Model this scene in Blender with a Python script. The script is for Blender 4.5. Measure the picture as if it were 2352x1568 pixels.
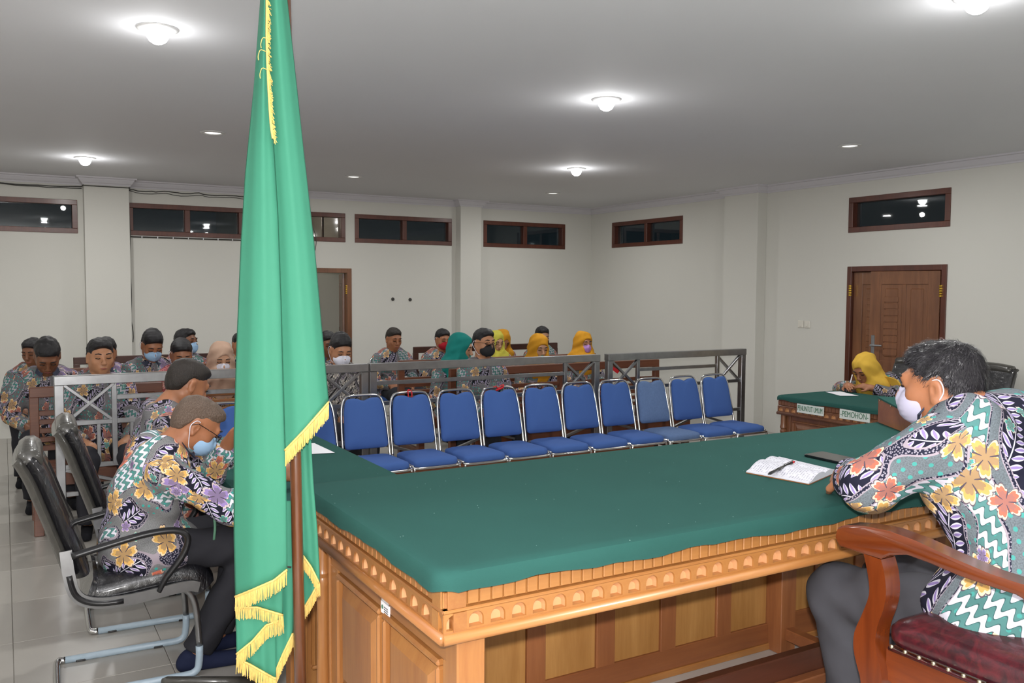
import bpy, math, random
import numpy as np
from mathutils import Vector, Matrix
random.seed(7)
rng = np.random.default_rng(7)
PI = math.pi
scene = bpy.context.scene
for o in list(bpy.data.objects):
    bpy.data.objects.remove(o)
COL = scene.collection

# ------------------------------------------------------------------ camera
W, H = 2352, 1568
CAM_F = 2013.1
YAW, PITCH, ROLL = math.radians(30.13), math.radians(3.394), math.radians(0.30)
CAM = np.array([0.0, 0.0, 1.65])
_fw = np.array([math.sin(YAW)*math.cos(PITCH), math.cos(YAW)*math.cos(PITCH), -math.sin(PITCH)])
_r0 = np.array([math.cos(YAW), -math.sin(YAW), 0.0]); _u0 = np.cross(_r0, _fw)
_r = _r0*math.cos(ROLL)+_u0*math.sin(ROLL); _u = -_r0*math.sin(ROLL)+_u0*math.cos(ROLL)
cd = bpy.data.cameras.new('camera'); cam = bpy.data.objects.new('camera', cd); COL.objects.link(cam)
cd.sensor_width = 36.0; cd.sensor_fit = 'HORIZONTAL'; cd.lens = CAM_F*36.0/W; cd.clip_start = .05
m3 = Matrix(((_r[0], _u[0], -_fw[0]), (_r[1], _u[1], -_fw[1]), (_r[2], _u[2], -_fw[2])))
cam.matrix_world = Matrix.Translation(Vector(CAM)) @ m3.to_4x4()
scene.camera = cam

def ray(x, y):
    return _fw + _r*(x-W/2)/CAM_F - _u*(y-H/2)/CAM_F
def at(x, y, X=None, Y=None, Z=None, D=None):
    """world point seen at pixel x, y lying on the plane X=, Y=, Z= or at camera depth D="""
    d = ray(x, y)
    if D is not None: t = D
    elif X is not None: t = (X-CAM[0])/d[0]
    elif Y is not None: t = (Y-CAM[1])/d[1]
    else: t = (Z-CAM[2])/d[2]
    return CAM + d*t

# ------------------------------------------------------------------ world, exposure, flash
vs = scene.view_settings
scene.display_settings.display_device = 'sRGB'
vs.view_transform = 'Standard'; vs.look = 'None'; vs.gamma = 1.0; vs.use_curve_mapping = False
vs.exposure = 0.0
wd = bpy.data.worlds.new('night'); scene.world = wd; wd.use_nodes = True
wd.node_tree.nodes['Background'].inputs[0].default_value = (.010, .016, .02, 1)
wd.node_tree.nodes['Background'].inputs[1].default_value = .6

def lamp(name, typ, loc, power, color=(1, 1, 1), size=.1, rot=None, parent=None):
    ld = bpy.data.lights.new(name, typ); ld.energy = power; ld.color = color
    if typ == 'AREA': ld.shape = 'DISK'; ld.size = size
    elif typ in ('POINT', 'SPOT'): ld.shadow_soft_size = size
    o = bpy.data.objects.new(name, ld); COL.objects.link(o); o.location = loc
    if rot is not None: o.rotation_euler = rot
    return o
# the camera's own flash, on the hot shoe just above the lens
FLASH_W = 360
fl = lamp('camera_flash', 'POINT', CAM+_u*.11-_fw*.02+_r*.0, FLASH_W, (1, .98, .97), .025)
fl.rotation_euler = m3.to_euler()

LAMP_W = 17
AMB_COL = (1.0, .99, .97)

# ------------------------------------------------------------------ shader helper
def srgb(c):
    if isinstance(c, str):
        c = tuple(int(c[i:i+2], 16)/255 for i in (0, 2, 4))
    return tuple(((v/12.92) if v <= .04045 else ((v+.055)/1.055)**2.4) for v in c)

class Sh:
    """thin wrapper that lets shader maths be written as expressions"""
    def __init__(s, name):
        s.m = bpy.data.materials.new(name); s.m.use_nodes = True
        s.t = s.m.node_tree; s.n = s.t.nodes; s.l = s.t.links
        s.b = s.n['Principled BSDF']
    def inp(s, sock, v):
        if isinstance(v, V): s.l.new(v.s, sock)
        elif isinstance(v, (int, float)):
            try: sock.default_value = v
            except TypeError: sock.default_value = (v,)*len(sock.default_value)
        else:
            v = tuple(v)
            if len(sock.default_value) == 4 and len(v) == 3: v = v+(1,)
            sock.default_value = v
    def node(s, typ, ins=(), out=0, **kw):
        nd = s.n.new(typ)
        for k, v in kw.items(): setattr(nd, k, v)
        items = ins.items() if isinstance(ins, dict) else enumerate(ins)
        for k, v in items: s.inp(nd.inputs[k], v)
        return V(s, nd.outputs[out]), nd
    def math(s, op, a, b=0.0, c=None):
        ins = [a, b] + ([c] if c is not None else [])
        return s.node('ShaderNodeMath', ins, operation=op)[0]
    def coord(s, what='Object'):
        nd = s.n.new('ShaderNodeTexCoord'); return V(s, nd.outputs[what])
    def mapping(s, v, scale=(1, 1, 1), rot=(0, 0, 0), loc=(0, 0, 0)):
        return s.node('ShaderNodeMapping', {0: v, 1: loc, 2: rot, 3: scale})[0]
    def noise(s, v, scale=5, detail=2, rough=.5, dim='3D', dist=0):
        return s.node('ShaderNodeTexNoise', {'Vector': v, 'Scale': scale, 'Detail': detail, 'Roughness': rough, 'Distortion': dist}, noise_dimensions=dim)[0]
    def mix(s, f, a, b):
        nd = s.n.new('ShaderNodeMix'); nd.data_type = 'RGBA'
        s.inp(nd.inputs[0], f); s.inp(nd.inputs[6], a); s.inp(nd.inputs[7], b)
        return V(s, nd.outputs[2])
    def ramp(s, f, a, b, lo=0., hi=1.):
        return s.node('ShaderNodeMapRange', [f, a, b, lo, hi])[0]
    def sep(s, v):
        nd = s.n.new('ShaderNodeSeparateXYZ'); s.inp(nd.inputs[0], v)
        return [V(s, nd.outputs[i]) for i in range(3)]
    def comb(s, x, y, z=0.0):
        return s.node('ShaderNodeCombineXYZ', [x, y, z])[0]
    def bump(s, h, strength=.2, dist=.01):
        v, nd = s.node('ShaderNodeBump', {'Strength': strength, 'Distance': dist, 'Height': h})
        s.l.new(v.s, s.b.inputs['Normal'])
    def set(s, color=None, rough=.5, metal=0., **kw):
        if color is not None: s.inp(s.b.inputs['Base Color'], color)
        s.inp(s.b.inputs['Roughness'], rough); s.inp(s.b.inputs['Metallic'], metal)
        for k, v in kw.items(): s.inp(s.b.inputs[k.replace('_', ' ')], v)
        return s.m
class V:
    def __init__(s, sh, sock): s.h = sh; s.s = sock
    def __add__(s, o): return s.h.math('ADD', s, o)
    def __radd__(s, o): return s.h.math('ADD', o, s)
    def __sub__(s, o): return s.h.math('SUBTRACT', s, o)
    def __rsub__(s, o): return s.h.math('SUBTRACT', o, s)
    def __mul__(s, o): return s.h.math('MULTIPLY', s, o)
    def __rmul__(s, o): return s.h.math('MULTIPLY', s, o)
    def __truediv__(s, o): return s.h.math('DIVIDE', s, o)
    def __lt__(s, o): return s.h.math('LESS_THAN', s, o)
    def __gt__(s, o): return s.h.math('GREATER_THAN', s, o)
    def abs(s): return s.h.math('ABSOLUTE', s)
    def sin(s): return s.h.math('SINE', s)
    def cos(s): return s.h.math('COSINE', s)
    def frac(s): return s.h.math('FRACT', s)
    def floor(s): return s.h.math('FLOOR', s)

def plain(name, c, rough=.5, metal=0., var=.06, scale=30, bump=0., bscale=200, **kw):
    s = Sh(name); c = srgb(c); v = s.coord()
    n = s.noise(v, scale, 3)
    col = s.mix(n, tuple(x*(1-var*2) for x in c), tuple(min(1, x*(1+var*2)) for x in c))
    if bump: s.bump(s.noise(v, bscale, 3), bump, .004)
    return s.set(col, rough, metal, **kw)

def wood(name, c1, c2, axis='x', rough=.35, scale=1.0, coat=.3, bump=.05):
    s = Sh(name); v = s.coord()
    st = {'x': (1.2, 14, 14), 'y': (14, 1.2, 14), 'z': (14, 14, 1.2)}[axis]
    v2 = s.mapping(v, tuple(a*scale for a in st))
    big = s.noise(v2, 1.0, 4, .6, dist=.8); fine = s.noise(v2, 6.0, 3, .7)
    f = s.ramp(big*.75+fine*.35, .35, .75)
    tone = s.noise(v, 2.5, 1)
    c1, c2 = srgb(c1), srgb(c2)
    col = s.mix(f, c1, c2); col = s.mix(s.ramp(tone, .3, .8, 0, .5), col, tuple(x*.72 for x in c1))
    if bump: s.bump(fine, bump, .003)
    return s.set(col, rough, Coat_Weight=coat, Coat_Roughness=.2)

MAT = {}
def build_materials():
    M = MAT
    # wall paint: cream with faint smudges
    for nm, c, r in (('wall', 'd6d5ce', .75), ('ceiling', 'e4e5e9', .8), ('cornice', 'd4d2d8', .6)):
        s = Sh(nm+'_paint'); v = s.coord()
        n = s.noise(v, .8, 4); f = s.noise(v, 40, 2); cc = srgb(c)
        col = s.mix(n, tuple(x*.93 for x in cc), cc)
        s.bump(f, .06, .004); M[nm] = s.set(col, r)
    s = Sh('floor_tile'); v = s.coord(); n = s.noise(v, 2.2, 5, .65); c = srgb('a5a19a')
    M['tile'] = s.set(s.mix(n, tuple(x*.86 for x in c), tuple(x*1.06 for x in c)), .28, Coat_Weight=.25, Coat_Roughness=.1)
    M['grout'] = plain('grout', 'a19c93', .9)
    M['dais'] = plain('dais_tile', 'b4b0ab', .35, var=.04, scale=6)
    M['honey'] = wood('honey_wood_x', '96602f', 'b27d45', 'x', .38)
    M['honey_z'] = wood('honey_wood_z', '90592d', 'ad7842', 'z', .4)
    M['board_lit_z'] = wood('back_board_lit_z', '9c6a34', 'bc8c50', 'z', .5)  # honey wood lightened: light falling on the boards is put into the colour
    M['honey_y'] = wood('honey_wood_y', '8a542a', 'a5713d', 'y', .38)
    M['redwood'] = wood('reddish_wood', '7f4a2c', '9a6038', 'x', .45)
    M['redwood_z'] = wood('reddish_wood_z', '86502f', 'a3683e', 'z', .45)
    M['lit_carve'] = plain('lit_niche_wood', 'c9966a', .5, var=.08, scale=12)  # paler tone paints in the light caught inside the carved niches
    M['mahog'] = wood('mahogany_y', '56230c', '783814', 'y', .22, .7, .7)
    M['mahog_z'] = wood('mahogany_z', '54220c', '763614', 'z', .22, .7, .7)
    M['darkwood'] = wood('dark_plank', '4a2a1c', '63382a', 'x', .4)
    M['teak'] = wood('teak_door', '67402a', '8d5e3e', 'z', .35, .8, .4)
    M['teak_dark'] = wood('teak_frame', '4c2417', '6a3624', 'z', .4, 1, .3)
    M['pew'] = wood('bench_wood', '5a3222', '7a4930', 'x', .4)
    M['pew_light'] = wood('bench_wood_orange', '85522f', '9d6a3c', 'x', .4)
    M['pew_dark'] = wood('bench_wood_dark', '3a2019', '4f2c21', 'x', .4)
    M['pole'] = wood('pole_wood', '54301c', '7a4a2c', 'z', .3, 1.3, .6)
    # felt: dark green with lint
    s = Sh('green_felt'); v = s.coord(); n = s.noise(v, 700, 3, .8); b = s.noise(v, 3, 3)
    lint = s.node('ShaderNodeTexVoronoi', {'Vector': v, 'Scale': 22., 'Randomness': 1.})[0]
    c = srgb('27504a')
    col = s.mix(b, tuple(x*.86 for x in c), tuple(x*1.14 for x in c)); col = s.mix(n*.35, col, srgb('34615b'))
    col = s.mix(lint < .035, col, srgb('9fb5ad'))
    s.bump(n, .5, .002); M['felt'] = s.set(col, .95, Specular_IOR_Level=.15)
    s = Sh('flag_satin'); v = s.coord(); n = s.noise(v, 900, 2); c = srgb('3a7f66')
    b = s.noise(v, 4, 2)
    s.bump(n, .12, .001)
    M['flag'] = s.set(s.mix(b, tuple(x*.95 for x in c), tuple(x*1.05 for x in c)), .7, Specular_IOR_Level=.25)
    M['gold'] = plain('gold_fringe', 'd8b868', .6, var=.12, scale=120)
    M['steel'] = plain('brushed_steel', 'a5a6a8', .32, 1., var=.12, scale=14)
    M['chrome'] = plain('chrome', 'd0d0d0', .12, 1., var=.03)
    M['blue'] = plain('blue_fabric', '395a99', .9, var=.06, scale=500, bump=.25, bscale=700)
    M['blue_faded'] = plain('faded_blue_fabric', '587098', .92, var=.08, scale=60, bump=.25, bscale=700)
    # black leatherette still in its clear wrapping
    s = Sh('wrapped_leather'); v = s.coord()
    wr = s.noise(s.mapping(v, (10, 26, 10)), 1.6, 4, .65, dist=1.4)
    s.bump(wr, .55, .012); M['leather'] = s.set(s.mix(wr, srgb('0d0d10'), srgb('1d1d22')), .3, Coat_Weight=.9, Coat_Roughness=.07)
    s = Sh('wrapped_back'); v = s.coord(); wr = s.noise(s.mapping(v, (8, 8, 8)), 2., 4, .6, dist=1)
    s.bump(wr, .35, .01); M['leather_grey'] = s.set(s.mix(wr, srgb('2c2b29'), srgb('4b4944')), .32, Coat_Weight=.7, Coat_Roughness=.12)
    M['black_plastic'] = plain('black_plastic', '1c1c1e', .35, var=.05)
    M['blue_wrap'] = plain('pale_blue_wrap', '9fb0bd', .4, var=.06, scale=40, bump=.3, bscale=60)
    s = Sh('burgundy_leather'); v = s.coord(); n = s.noise(v, 22, 4, .7, dist=1.2)
    s.bump(s.noise(v, 160, 2), .15, .002)
    M['burgundy'] = s.set(s.mix(s.ramp(n, .35, .75), srgb('2a1218'), srgb('5d1d25')), .3, Coat_Weight=.4)
    M['brass'] = plain('brass', 'c4bda6', .3, 1.)
    M['gold_metal'] = plain('polished_brass', 'd6b24a', .2, 1.)
    M['paper'] = plain('paper', 'e9e9ee', .8, var=.01)
    M['white_plastic'] = plain('white_plastic', 'dcd9cf', .4, var=.02)
    M['glass'] = Sh('window_glass').set((.75, .8, .8), .02, Transmission_Weight=1., IOR=1.45)
    M['glass_tint'] = Sh('dimming_glass').set((.30, .27, .25), .05, Transmission_Weight=1., IOR=1.45)  # glass colour darkened to dim the lit passage seen through the transom
    M['dark_tint'] = Sh('tinted_pane').set(srgb('1a2022'), .04, Specular_IOR_Level=.6)
    s = Sh('lamp_glow'); s.b.inputs['Emission Color'].default_value = (1, 1, 1, 1); s.b.inputs['Emission Strength'].default_value = 22
    M['glow'] = s.set((1, 1, 1), .4)
    s = Sh('lens_glow'); s.b.inputs['Emission Color'].default_value = (1, .97, .9, 1); s.b.inputs['Emission Strength'].default_value = 2.0
    M['lens_glow'] = s.set((1, 1, 1), .4)
    M['lamp_trim'] = plain('lamp_trim', 'd8d8d8', .35, .3)
    M['cable'] = plain('grey_cable', '3e3d3a', .6)
    M['cable_light'] = plain('pale_cable', '9d9a90', .6)
    M['sign_green'] = plain('sign_green', '4f7a62', .6)
    M['sign_plate'] = plain('sign_plate', 'd3dad6', .5, var=.02)
    M['ribbon'] = plain('red_ribbon', 'c01822', .6)
    M['phone'] = plain('phone_black', '101114', .18)
    M['phone_glass'] = plain('phone_screen', '3a3a38', .15)
    M['hair'] = None
build_materials()

# ------------------------------------------------------------------ mesh helper
def rotm(rx=0, ry=0, rz=0):
    return np.array(Matrix.Rotation(rz, 3, 'Z') @ Matrix.Rotation(ry, 3, 'Y') @ Matrix.Rotation(rx, 3, 'X'))
def nrm(v):
    v = np.asarray(v, float); return v/(np.linalg.norm(v)+1e-12)
def frame(d):
    d = nrm(d); a = np.array([0, 0, 1.]) if abs(d[2]) < .9 else np.array([1., 0, 0])
    x = nrm(np.cross(a, d)); return x, np.cross(d, x), d

class MB:
    def __init__(s): s.v = []; s.f = []
    def add(s, verts, faces):
        b = len(s.v); s.v += [tuple(map(float, p)) for p in verts]; s.f += [tuple(i+b for i in f) for f in faces]; return s
    def box(s, lo, hi, bev=0.0):
        x0, y0, z0 = lo; x1, y1, z1 = hi
        x0, x1 = min(x0, x1), max(x0, x1); y0, y1 = min(y0, y1), max(y0, y1); z0, z1 = min(z0, z1), max(z0, z1)
        if bev <= 0:
            return s.add([(x0,y0,z0),(x1,y0,z0),(x1,y1,z0),(x0,y1,z0),(x0,y0,z1),(x1,y0,z1),(x1,y1,z1),(x0,y1,z1)],
                         [(0,3,2,1),(4,5,6,7),(0,1,5,4),(1,2,6,5),(2,3,7,6),(3,0,4,7)])
        b = min(bev, (x1-x0)*.45, (y1-y0)*.45, (z1-z0)*.45)
        vs = []; idx = {}
        c = ((x0, x1), (y0, y1), (z0, z1))
        for i in (0, 1):
            for j in (0, 1):
                for k in (0, 1):
                    p = [c[0][i], c[1][j], c[2][k]]; sg = [1-2*i, 1-2*j, 1-2*k]
                    for ax in range(3):
                        q = [p[a]+(0 if a == ax else sg[a]*b) for a in range(3)]
                        idx[(i, j, k, ax)] = len(vs); vs.append(q)
        F = []
        def quad(a, b_, c_, d, n):
            P = [np.array(vs[t]) for t in (a, b_, c_, d)]
            nn = np.cross(P[1]-P[0], P[2]-P[0])
            F.append((a, b_, c_, d) if np.dot(nn, n) > 0 else (d, c_, b_, a))
        for ax in range(3):
            o1, o2 = [a for a in range(3) if a != ax]
            for sd in (0, 1):
                n = np.zeros(3); n[ax] = 1 if sd else -1
                L = []
                for (p, q) in ((0, 0), (1, 0), (1, 1), (0, 1)):
                    t = [0, 0, 0]; t[ax] = sd; t[o1] = p; t[o2] = q; L.append(idx[(*t, ax)])
                quad(*L, n)
        for ax in range(3):
            o1, o2 = [a for a in range(3) if a != ax]
            for p in (0, 1):
                for q in (0, 1):
                    t0 = [0, 0, 0]; t0[o1] = p; t0[o2] = q; t1 = list(t0); t1[ax] = 1
                    n = np.zeros(3); n[o1] = 2*p-1; n[o2] = 2*q-1
                    quad(idx[(*t0, o1)], idx[(*t1, o1)], idx[(*t1, o2)], idx[(*t0, o2)], n)
        for i in (0, 1):
            for j in (0, 1):
                for k in (0, 1):
                    a, b_, c_ = (idx[(i, j, k, x)] for x in range(3))
                    n = np.array([2*i-1, 2*j-1, 2*k-1.])
                    P = [np.array(vs[t]) for t in (a, b_, c_)]
                    F.append((a, b_, c_) if np.dot(np.cross(P[1]-P[0], P[2]-P[0]), n) > 0 else (c_, b_, a))
        return s.add(vs, F)
    def bar(s, p0, p1, w, h, up=(0, 0, 1), bev=0.0):
        """rectangular bar from p0 to p1, w across, h along up"""
        p0 = np.array(p0, float); p1 = np.array(p1, float); d = nrm(p1-p0)
        x = nrm(np.cross(d, up)); u = np.cross(x, d)
        t = MB().box((-w/2, 0, -h/2), (w/2, np.linalg.norm(p1-p0), h/2), bev)
        R = np.stack([x, d, u], 1)
        return s.add([p0+R@np.array(v) for v in t.v], t.f)
    def tube(s, pts, r, n=8, closed=False, cap=True, flat=None):
        pts = [np.array(p, float) for p in pts]; N = len(pts)
        rs = r if hasattr(r, '__len__') else [r]*N
        T = []
        for i in range(N):
            a = pts[i-1] if (i > 0 or closed) else pts[i]; b = pts[(i+1) % N] if (i < N-1 or closed) else pts[i]
            T.append(nrm(b-a))
        x, y, _ = frame(T[0]); base = len(s.v)
        for i in range(N):
            x = nrm(x-T[i]*np.dot(x, T[i])); y = np.cross(T[i], x)
            for k in range(n):
                a = 2*PI*k/n; p = pts[i]+(x*math.cos(a)+y*math.sin(a)*(flat or 1))*rs[i]
                s.v.append(tuple(p))
        m = N if closed else N-1
        for i in range(m):
            j = (i+1) % N
            for k in range(n):
                l = (k+1) % n
                s.f.append((base+i*n+k, base+i*n+l, base+j*n+l, base+j*n+k))
        if cap and not closed:
            s.f.append(tuple(base+k for k in range(n))[::-1]); s.f.append(tuple(base+(N-1)*n+k for k in range(n)))
        return s
    def lathe(s, prof, n=24, c=(0, 0, 0)):
        base = len(s.v)
        for r, z in prof:
            for k in range(n):
                a = 2*PI*k/n; s.v.append((c[0]+r*math.cos(a), c[1]+r*math.sin(a), c[2]+z))
        for i in range(len(prof)-1):
            for k in range(n):
                l = (k+1) % n; s.f.append((base+i*n+k, base+i*n+l, base+(i+1)*n+l, base+(i+1)*n+k))
        if prof[0][0] > 1e-4: s.f.append(tuple(base+k for k in range(n))[::-1])
        if prof[-1][0] > 1e-4: s.f.append(tuple(base+(len(prof)-1)*n+k for k in range(n)))
        return s
    def ell(s, c, r, n=12, m=8, R=None):
        base = len(s.v); c = np.array(c, float)
        for i in range(m+1):
            th = PI*i/m
            for k in range(n):
                a = 2*PI*k/n; p = np.array([r[0]*math.sin(th)*math.cos(a), r[1]*math.sin(th)*math.sin(a), r[2]*math.cos(th)])
                if R is not None: p = R@p
                s.v.append(tuple(c+p))
        for i in range(m):
            for k in range(n):
                l = (k+1) % n; s.f.append((base+i*n+k, base+(i+1)*n+k, base+(i+1)*n+l, base+i*n+l))
        return s
    def prism(s, poly, axis, a, b):
        """extrude a 2D outline along an axis from a to b"""
        def P(u, v, w): return {'x': (w, u, v), 'y': (u, w, v), 'z': (u, v, w)}[axis]
        n = len(poly); base = len(s.v)
        s.v += [P(u, v, a) for u, v in poly]+[P(u, v, b) for u, v in poly]
        s.f.append(tuple(base+i for i in range(n))); s.f.append(tuple(base+n+i for i in range(n))[::-1])
        for i in range(n):
            j = (i+1) % n; s.f.append((base+i, base+n+i, base+n+j, base+j))
        return s
    def loops(s, rings, cap0=True, cap1=True):
        n = len(rings[0]); base = len(s.v)
        for r in rings: s.v += [tuple(map(float, p)) for p in r]
        for i in range(len(rings)-1):
            for k in range(n):
                l = (k+1) % n; s.f.append((base+i*n+k, base+i*n+l, base+(i+1)*n+l, base+(i+1)*n+k))
        if cap0: s.f.append(tuple(base+k for k in range(n))[::-1])
        if cap1: s.f.append(tuple(base+(len(rings)-1)*n+k for k in range(n)))
        return s
    def grid(s, fn, nu, nv):
        base = len(s.v)
        for j in range(nv+1):
            for i in range(nu+1): s.v.append(tuple(map(float, fn(i/nu, j/nv))))
        for j in range(nv):
            for i in range(nu):
                a = base+j*(nu+1)+i; s.f.append((a, a+1, a+nu+2, a+nu+1))
        return s
    def xf(s, R=None, t=(0, 0, 0)):
        R = np.eye(3) if R is None else R; t = np.array(t, float)
        s.v = [tuple(R@np.array(p)+t) for p in s.v]; return s
    def build(s, name, m, parent=None, smooth=False, world=True, fixn=True):
        v = s.v
        if parent is not None and world:
            lx, ly, lz = origin(parent); v = [(p[0]-lx, p[1]-ly, p[2]-lz) for p in v]
        me = bpy.data.meshes.new(name); me.from_pydata(v, [], s.f)
        if fixn:
            import bmesh
            bm = bmesh.new(); bm.from_mesh(me); bmesh.ops.recalc_face_normals(bm, faces=bm.faces); bm.to_mesh(me); bm.free()
        return link(name, me, m, parent, smooth)

def origin(o):
    p = np.zeros(3)
    while o is not None: p += np.array(o.location); o = o.parent
    return p
def link(name, me, m, parent=None, smooth=False):
    if isinstance(m, str): m = MAT[m]
    if m is not None and len(me.materials) == 0: me.materials.append(m)
    if smooth:
        if smooth is True:
            me.polygons.foreach_set('use_smooth', [True]*len(me.polygons))
        else:
            me.polygons.foreach_set('use_smooth', [True]*len(me.polygons)); me.set_sharp_from_angle(angle=math.radians(smooth))
    o = bpy.data.objects.new(name, me); COL.objects.link(o)
    if parent is not None: o.parent = parent
    return o
def tag(o, label=None, cat=None, group=None, kind=None):
    if label: o['label'] = label
    if cat: o['category'] = cat
    if group: o['group'] = group
    if kind: o['kind'] = kind
    return o
def thing(name, label, cat, loc=(0, 0, 0), rz=0., group=None, kind=None):
    o = bpy.data.objects.new(name, None); COL.objects.link(o); o.empty_display_size = .1
    o.location = tuple(map(float, loc)); o.rotation_euler = (0, 0, rz)
    return tag(o, label, cat, group, kind)
def dup_tree(o, parent=None):
    c = o.copy(); COL.objects.link(c)
    if parent is not None: c.parent = parent
    for ch in list(o.children): dup_tree(ch, c)
    return c
def piece(me, name, parent, loc, rz=0., m=None):
    """one more piece that shares its mesh with its like"""
    o = bpy.data.objects.new(name, me); COL.objects.link(o); o.parent = parent
    o.location = tuple(map(float, np.array(loc)-origin(parent))); o.rotation_euler = (0, 0, rz); return o
def text_mesh(txt, size, depth=.0015, align='CENTER'):
    cu = bpy.data.curves.new('t', 'FONT'); cu.body = txt; cu.size = size; cu.extrude = depth; cu.align_x = align; cu.align_y = 'CENTER'
    o = bpy.data.objects.new('t', cu); COL.objects.link(o)
    dg = bpy.context.evaluated_depsgraph_get(); me = bpy.data.meshes.new_from_object(o.evaluated_get(dg))
    bpy.data.objects.remove(o); bpy.data.curves.remove(cu); return me
def lerp_tab(tab, y):
    return float(np.interp(y, [t[0] for t in tab], [t[1] for t in tab]))
def smooth_path(pts, n=8):
    """Catmull-Rom through pts"""
    P = [np.array(p, float) for p in pts]; P = [2*P[0]-P[1]]+P+[2*P[-1]-P[-2]]; out = []
    for i in range(1, len(P)-2):
        for k in range(n):
            t = k/n; a, b, c, d = P[i-1:i+3]
            out.append(.5*((2*b)+(-a+c)*t+(2*a-5*b+4*c-d)*t*t+(-a+3*b-3*c+d)*t**3))
    out.append(P[-2]); return out
# ================================================================== THE ROOM
YB, XR, ZC, XL, YF = 10.96, 7.74, 2.87, -3.6, -2.6
DAIS = .25

def wall_cells(a0, a1, z0, z1, holes):
    """cut a rectangle (a along the wall, z up) into cells around its openings"""
    A = sorted({a0, a1, *[h[i] for h in holes for i in (0, 1)]}); Z = sorted({z0, z1, *[h[i] for h in holes for i in (2, 3)]})
    for i in range(len(A)-1):
        for j in range(len(Z)-1):
            ca, cz = (A[i]+A[i+1])/2, (Z[j]+Z[j+1])/2
            if not any(h[0] < ca < h[1] and h[2] < cz < h[3] for h in holes):
                yield A[i], A[i+1], Z[j], Z[j+1]
def make_wall(name, axis, pos, a0, a1, holes, thick=.16):
    mb = MB()
    for p, q, r, t in wall_cells(a0, a1, -.02, ZC, holes):
        if axis == 'y': mb.box((p, pos, r), (q, pos+thick, t))
        else: mb.box((pos, p, r), (pos+thick, q, t))
    return tag(mb.build(name, 'wall'), kind='structure')

WZ0, WZ1 = 2.25, 2.62
back_win = [(-1.02, .742, 2), (1.262, 2.56, 2), (2.98, 3.855, 1), (3.985, 5.387, 2), (5.885, 7.262, 2)]
DB0, DB1, DBZ = 2.98, 3.935, 1.912
wall_back = make_wall('wall_back', 'y', YB, XL-.16, XR+.16, [(a, b, WZ0, WZ1) for a, b, _ in back_win]+[(DB0, DB1, -.02, DBZ)])
right_win = [(8.884, 10.424, 2), (5.118, 6.268, 1)]
DR0, DR1, DRZ = 5.13, 6.263, 1.91
wall_right = make_wall('wall_right', 'x', XR, YF, YB, [(a, b, 2.265, 2.63) for a, b, _ in right_win]+[(DR0, DR1, -.02, DRZ)])
wall_left = make_wall('wall_left', 'x', XL-.16, YF, YB, [])
wall_front = make_wall('wall_front', 'y', YF-.16, XL-.16, XR+.16, [])
ceiling = tag(MB().box((XL-.16, YF-.16, ZC), (XR+.16, YB+.16, ZC+.1)).build('ceiling', 'ceiling'), kind='structure')
# pillars standing proud of the walls
for x0, x1 in ((.80, 1.262), (5.45, 5.775)):
    MB().box((x0, YB-.15, 0), (x1, YB, ZC), .004).build('column', 'wall', wall_back)
MB().box((XR-.15, 7.42, 0), (XR, 7.97, ZC), .004).build('column', 'wall', wall_right)
# cornice: stepped plaster moulding that follows walls and pillars
def cornice(path, parent):
    prof = [(0, -.085), (.012, -.085), (.016, -.072), (.03, -.06), (.05, -.03), (.055, -.018), (.075, -.014), (.08, 0), (0, 0)]
    path = [np.array(p, float) for p in path]; rings = []
    for i, p in enumerate(path):
        ns = []
        for a, b in ((i-1, i), (i, i+1)):
            if 0 <= a and b < len(path):
                d = nrm(path[b]-path[a]); ns.append(np.array([d[1], -d[0]]))
        n = ns[0] if len(ns) == 1 else (ns[0]+ns[1])/(1+np.dot(ns[0], ns[1]))
        rings.append([(p[0]+n[0]*u, p[1]+n[1]*u, ZC+w) for u, w in prof])
    MB().loops(rings).build('cornice', 'cornice', parent)
b = YB
cornice([(XL, b), (.80, b), (.80, b-.15), (1.262, b-.15), (1.262, b), (5.45, b), (5.45, b-.15), (5.775, b-.15), (5.775, b), (XR, b)], wall_back)
cornice([(XR, b), (XR, 7.97), (XR-.15, 7.97), (XR-.15, 7.42), (XR, 7.42), (XR, YF)], wall_right)

# floor: square tiles laid on a bed; the ones in view are single pieces
floor = tag(MB().box((XL, YF, -.06), (XR, YB, -.008)).build('floor', 'grout'), kind='structure')
TS = .6
tile_me = None; rest = MB()
def px_of(p):
    q = np.array(p, float)-CAM; d = q@_fw
    return (W/2+CAM_F*(q@_r)/d, H/2-CAM_F*(q@_u)/d, d) if d > .3 else (0, 0, -1)
nt = 0
for i in range(int((XR-XL)/TS)+1):
    for j in range(int((YB-YF)/TS)+1):
        x0, y0 = XL+i*TS, YF+j*TS; x1, y1 = min(x0+TS, XR), min(y0+TS, YB)
        full = x1-x0 > TS-.01 and y1-y0 > TS-.01
        cx, cy, dd = px_of(((x0+x1)/2, (y0+y1)/2, 0))
        vis = dd > 0 and -350 < cx < 2600 and cy < 2000
        if full and vis and nt < 300 and y0 > 2.7:
            if tile_me is None:
                o = MB().box((-TS/2+.0015, -TS/2+.0015, -.009), (TS/2-.0015, TS/2-.0015, 0), .0012).build('floor_tile', 'tile', floor, world=False)
                tile_me = o.data; o.location = ((x0+x1)/2, (y0+y1)/2, 0)
            else: piece(tile_me, 'floor_tile', floor, ((x0+x1)/2, (y0+y1)/2, 0))
            nt += 1
        else: rest.box((x0+.0015, y0+.0015, -.009), (x1-.0015, y1-.0015, 0))
tag(rest.build('floor_tiling', 'tile', floor), kind='stuff')
dais = tag(MB().box((-1.8, -2.4, 0), (6.2, 2.86, DAIS), .004).build('floor_dais', 'dais'), kind='structure')

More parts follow.
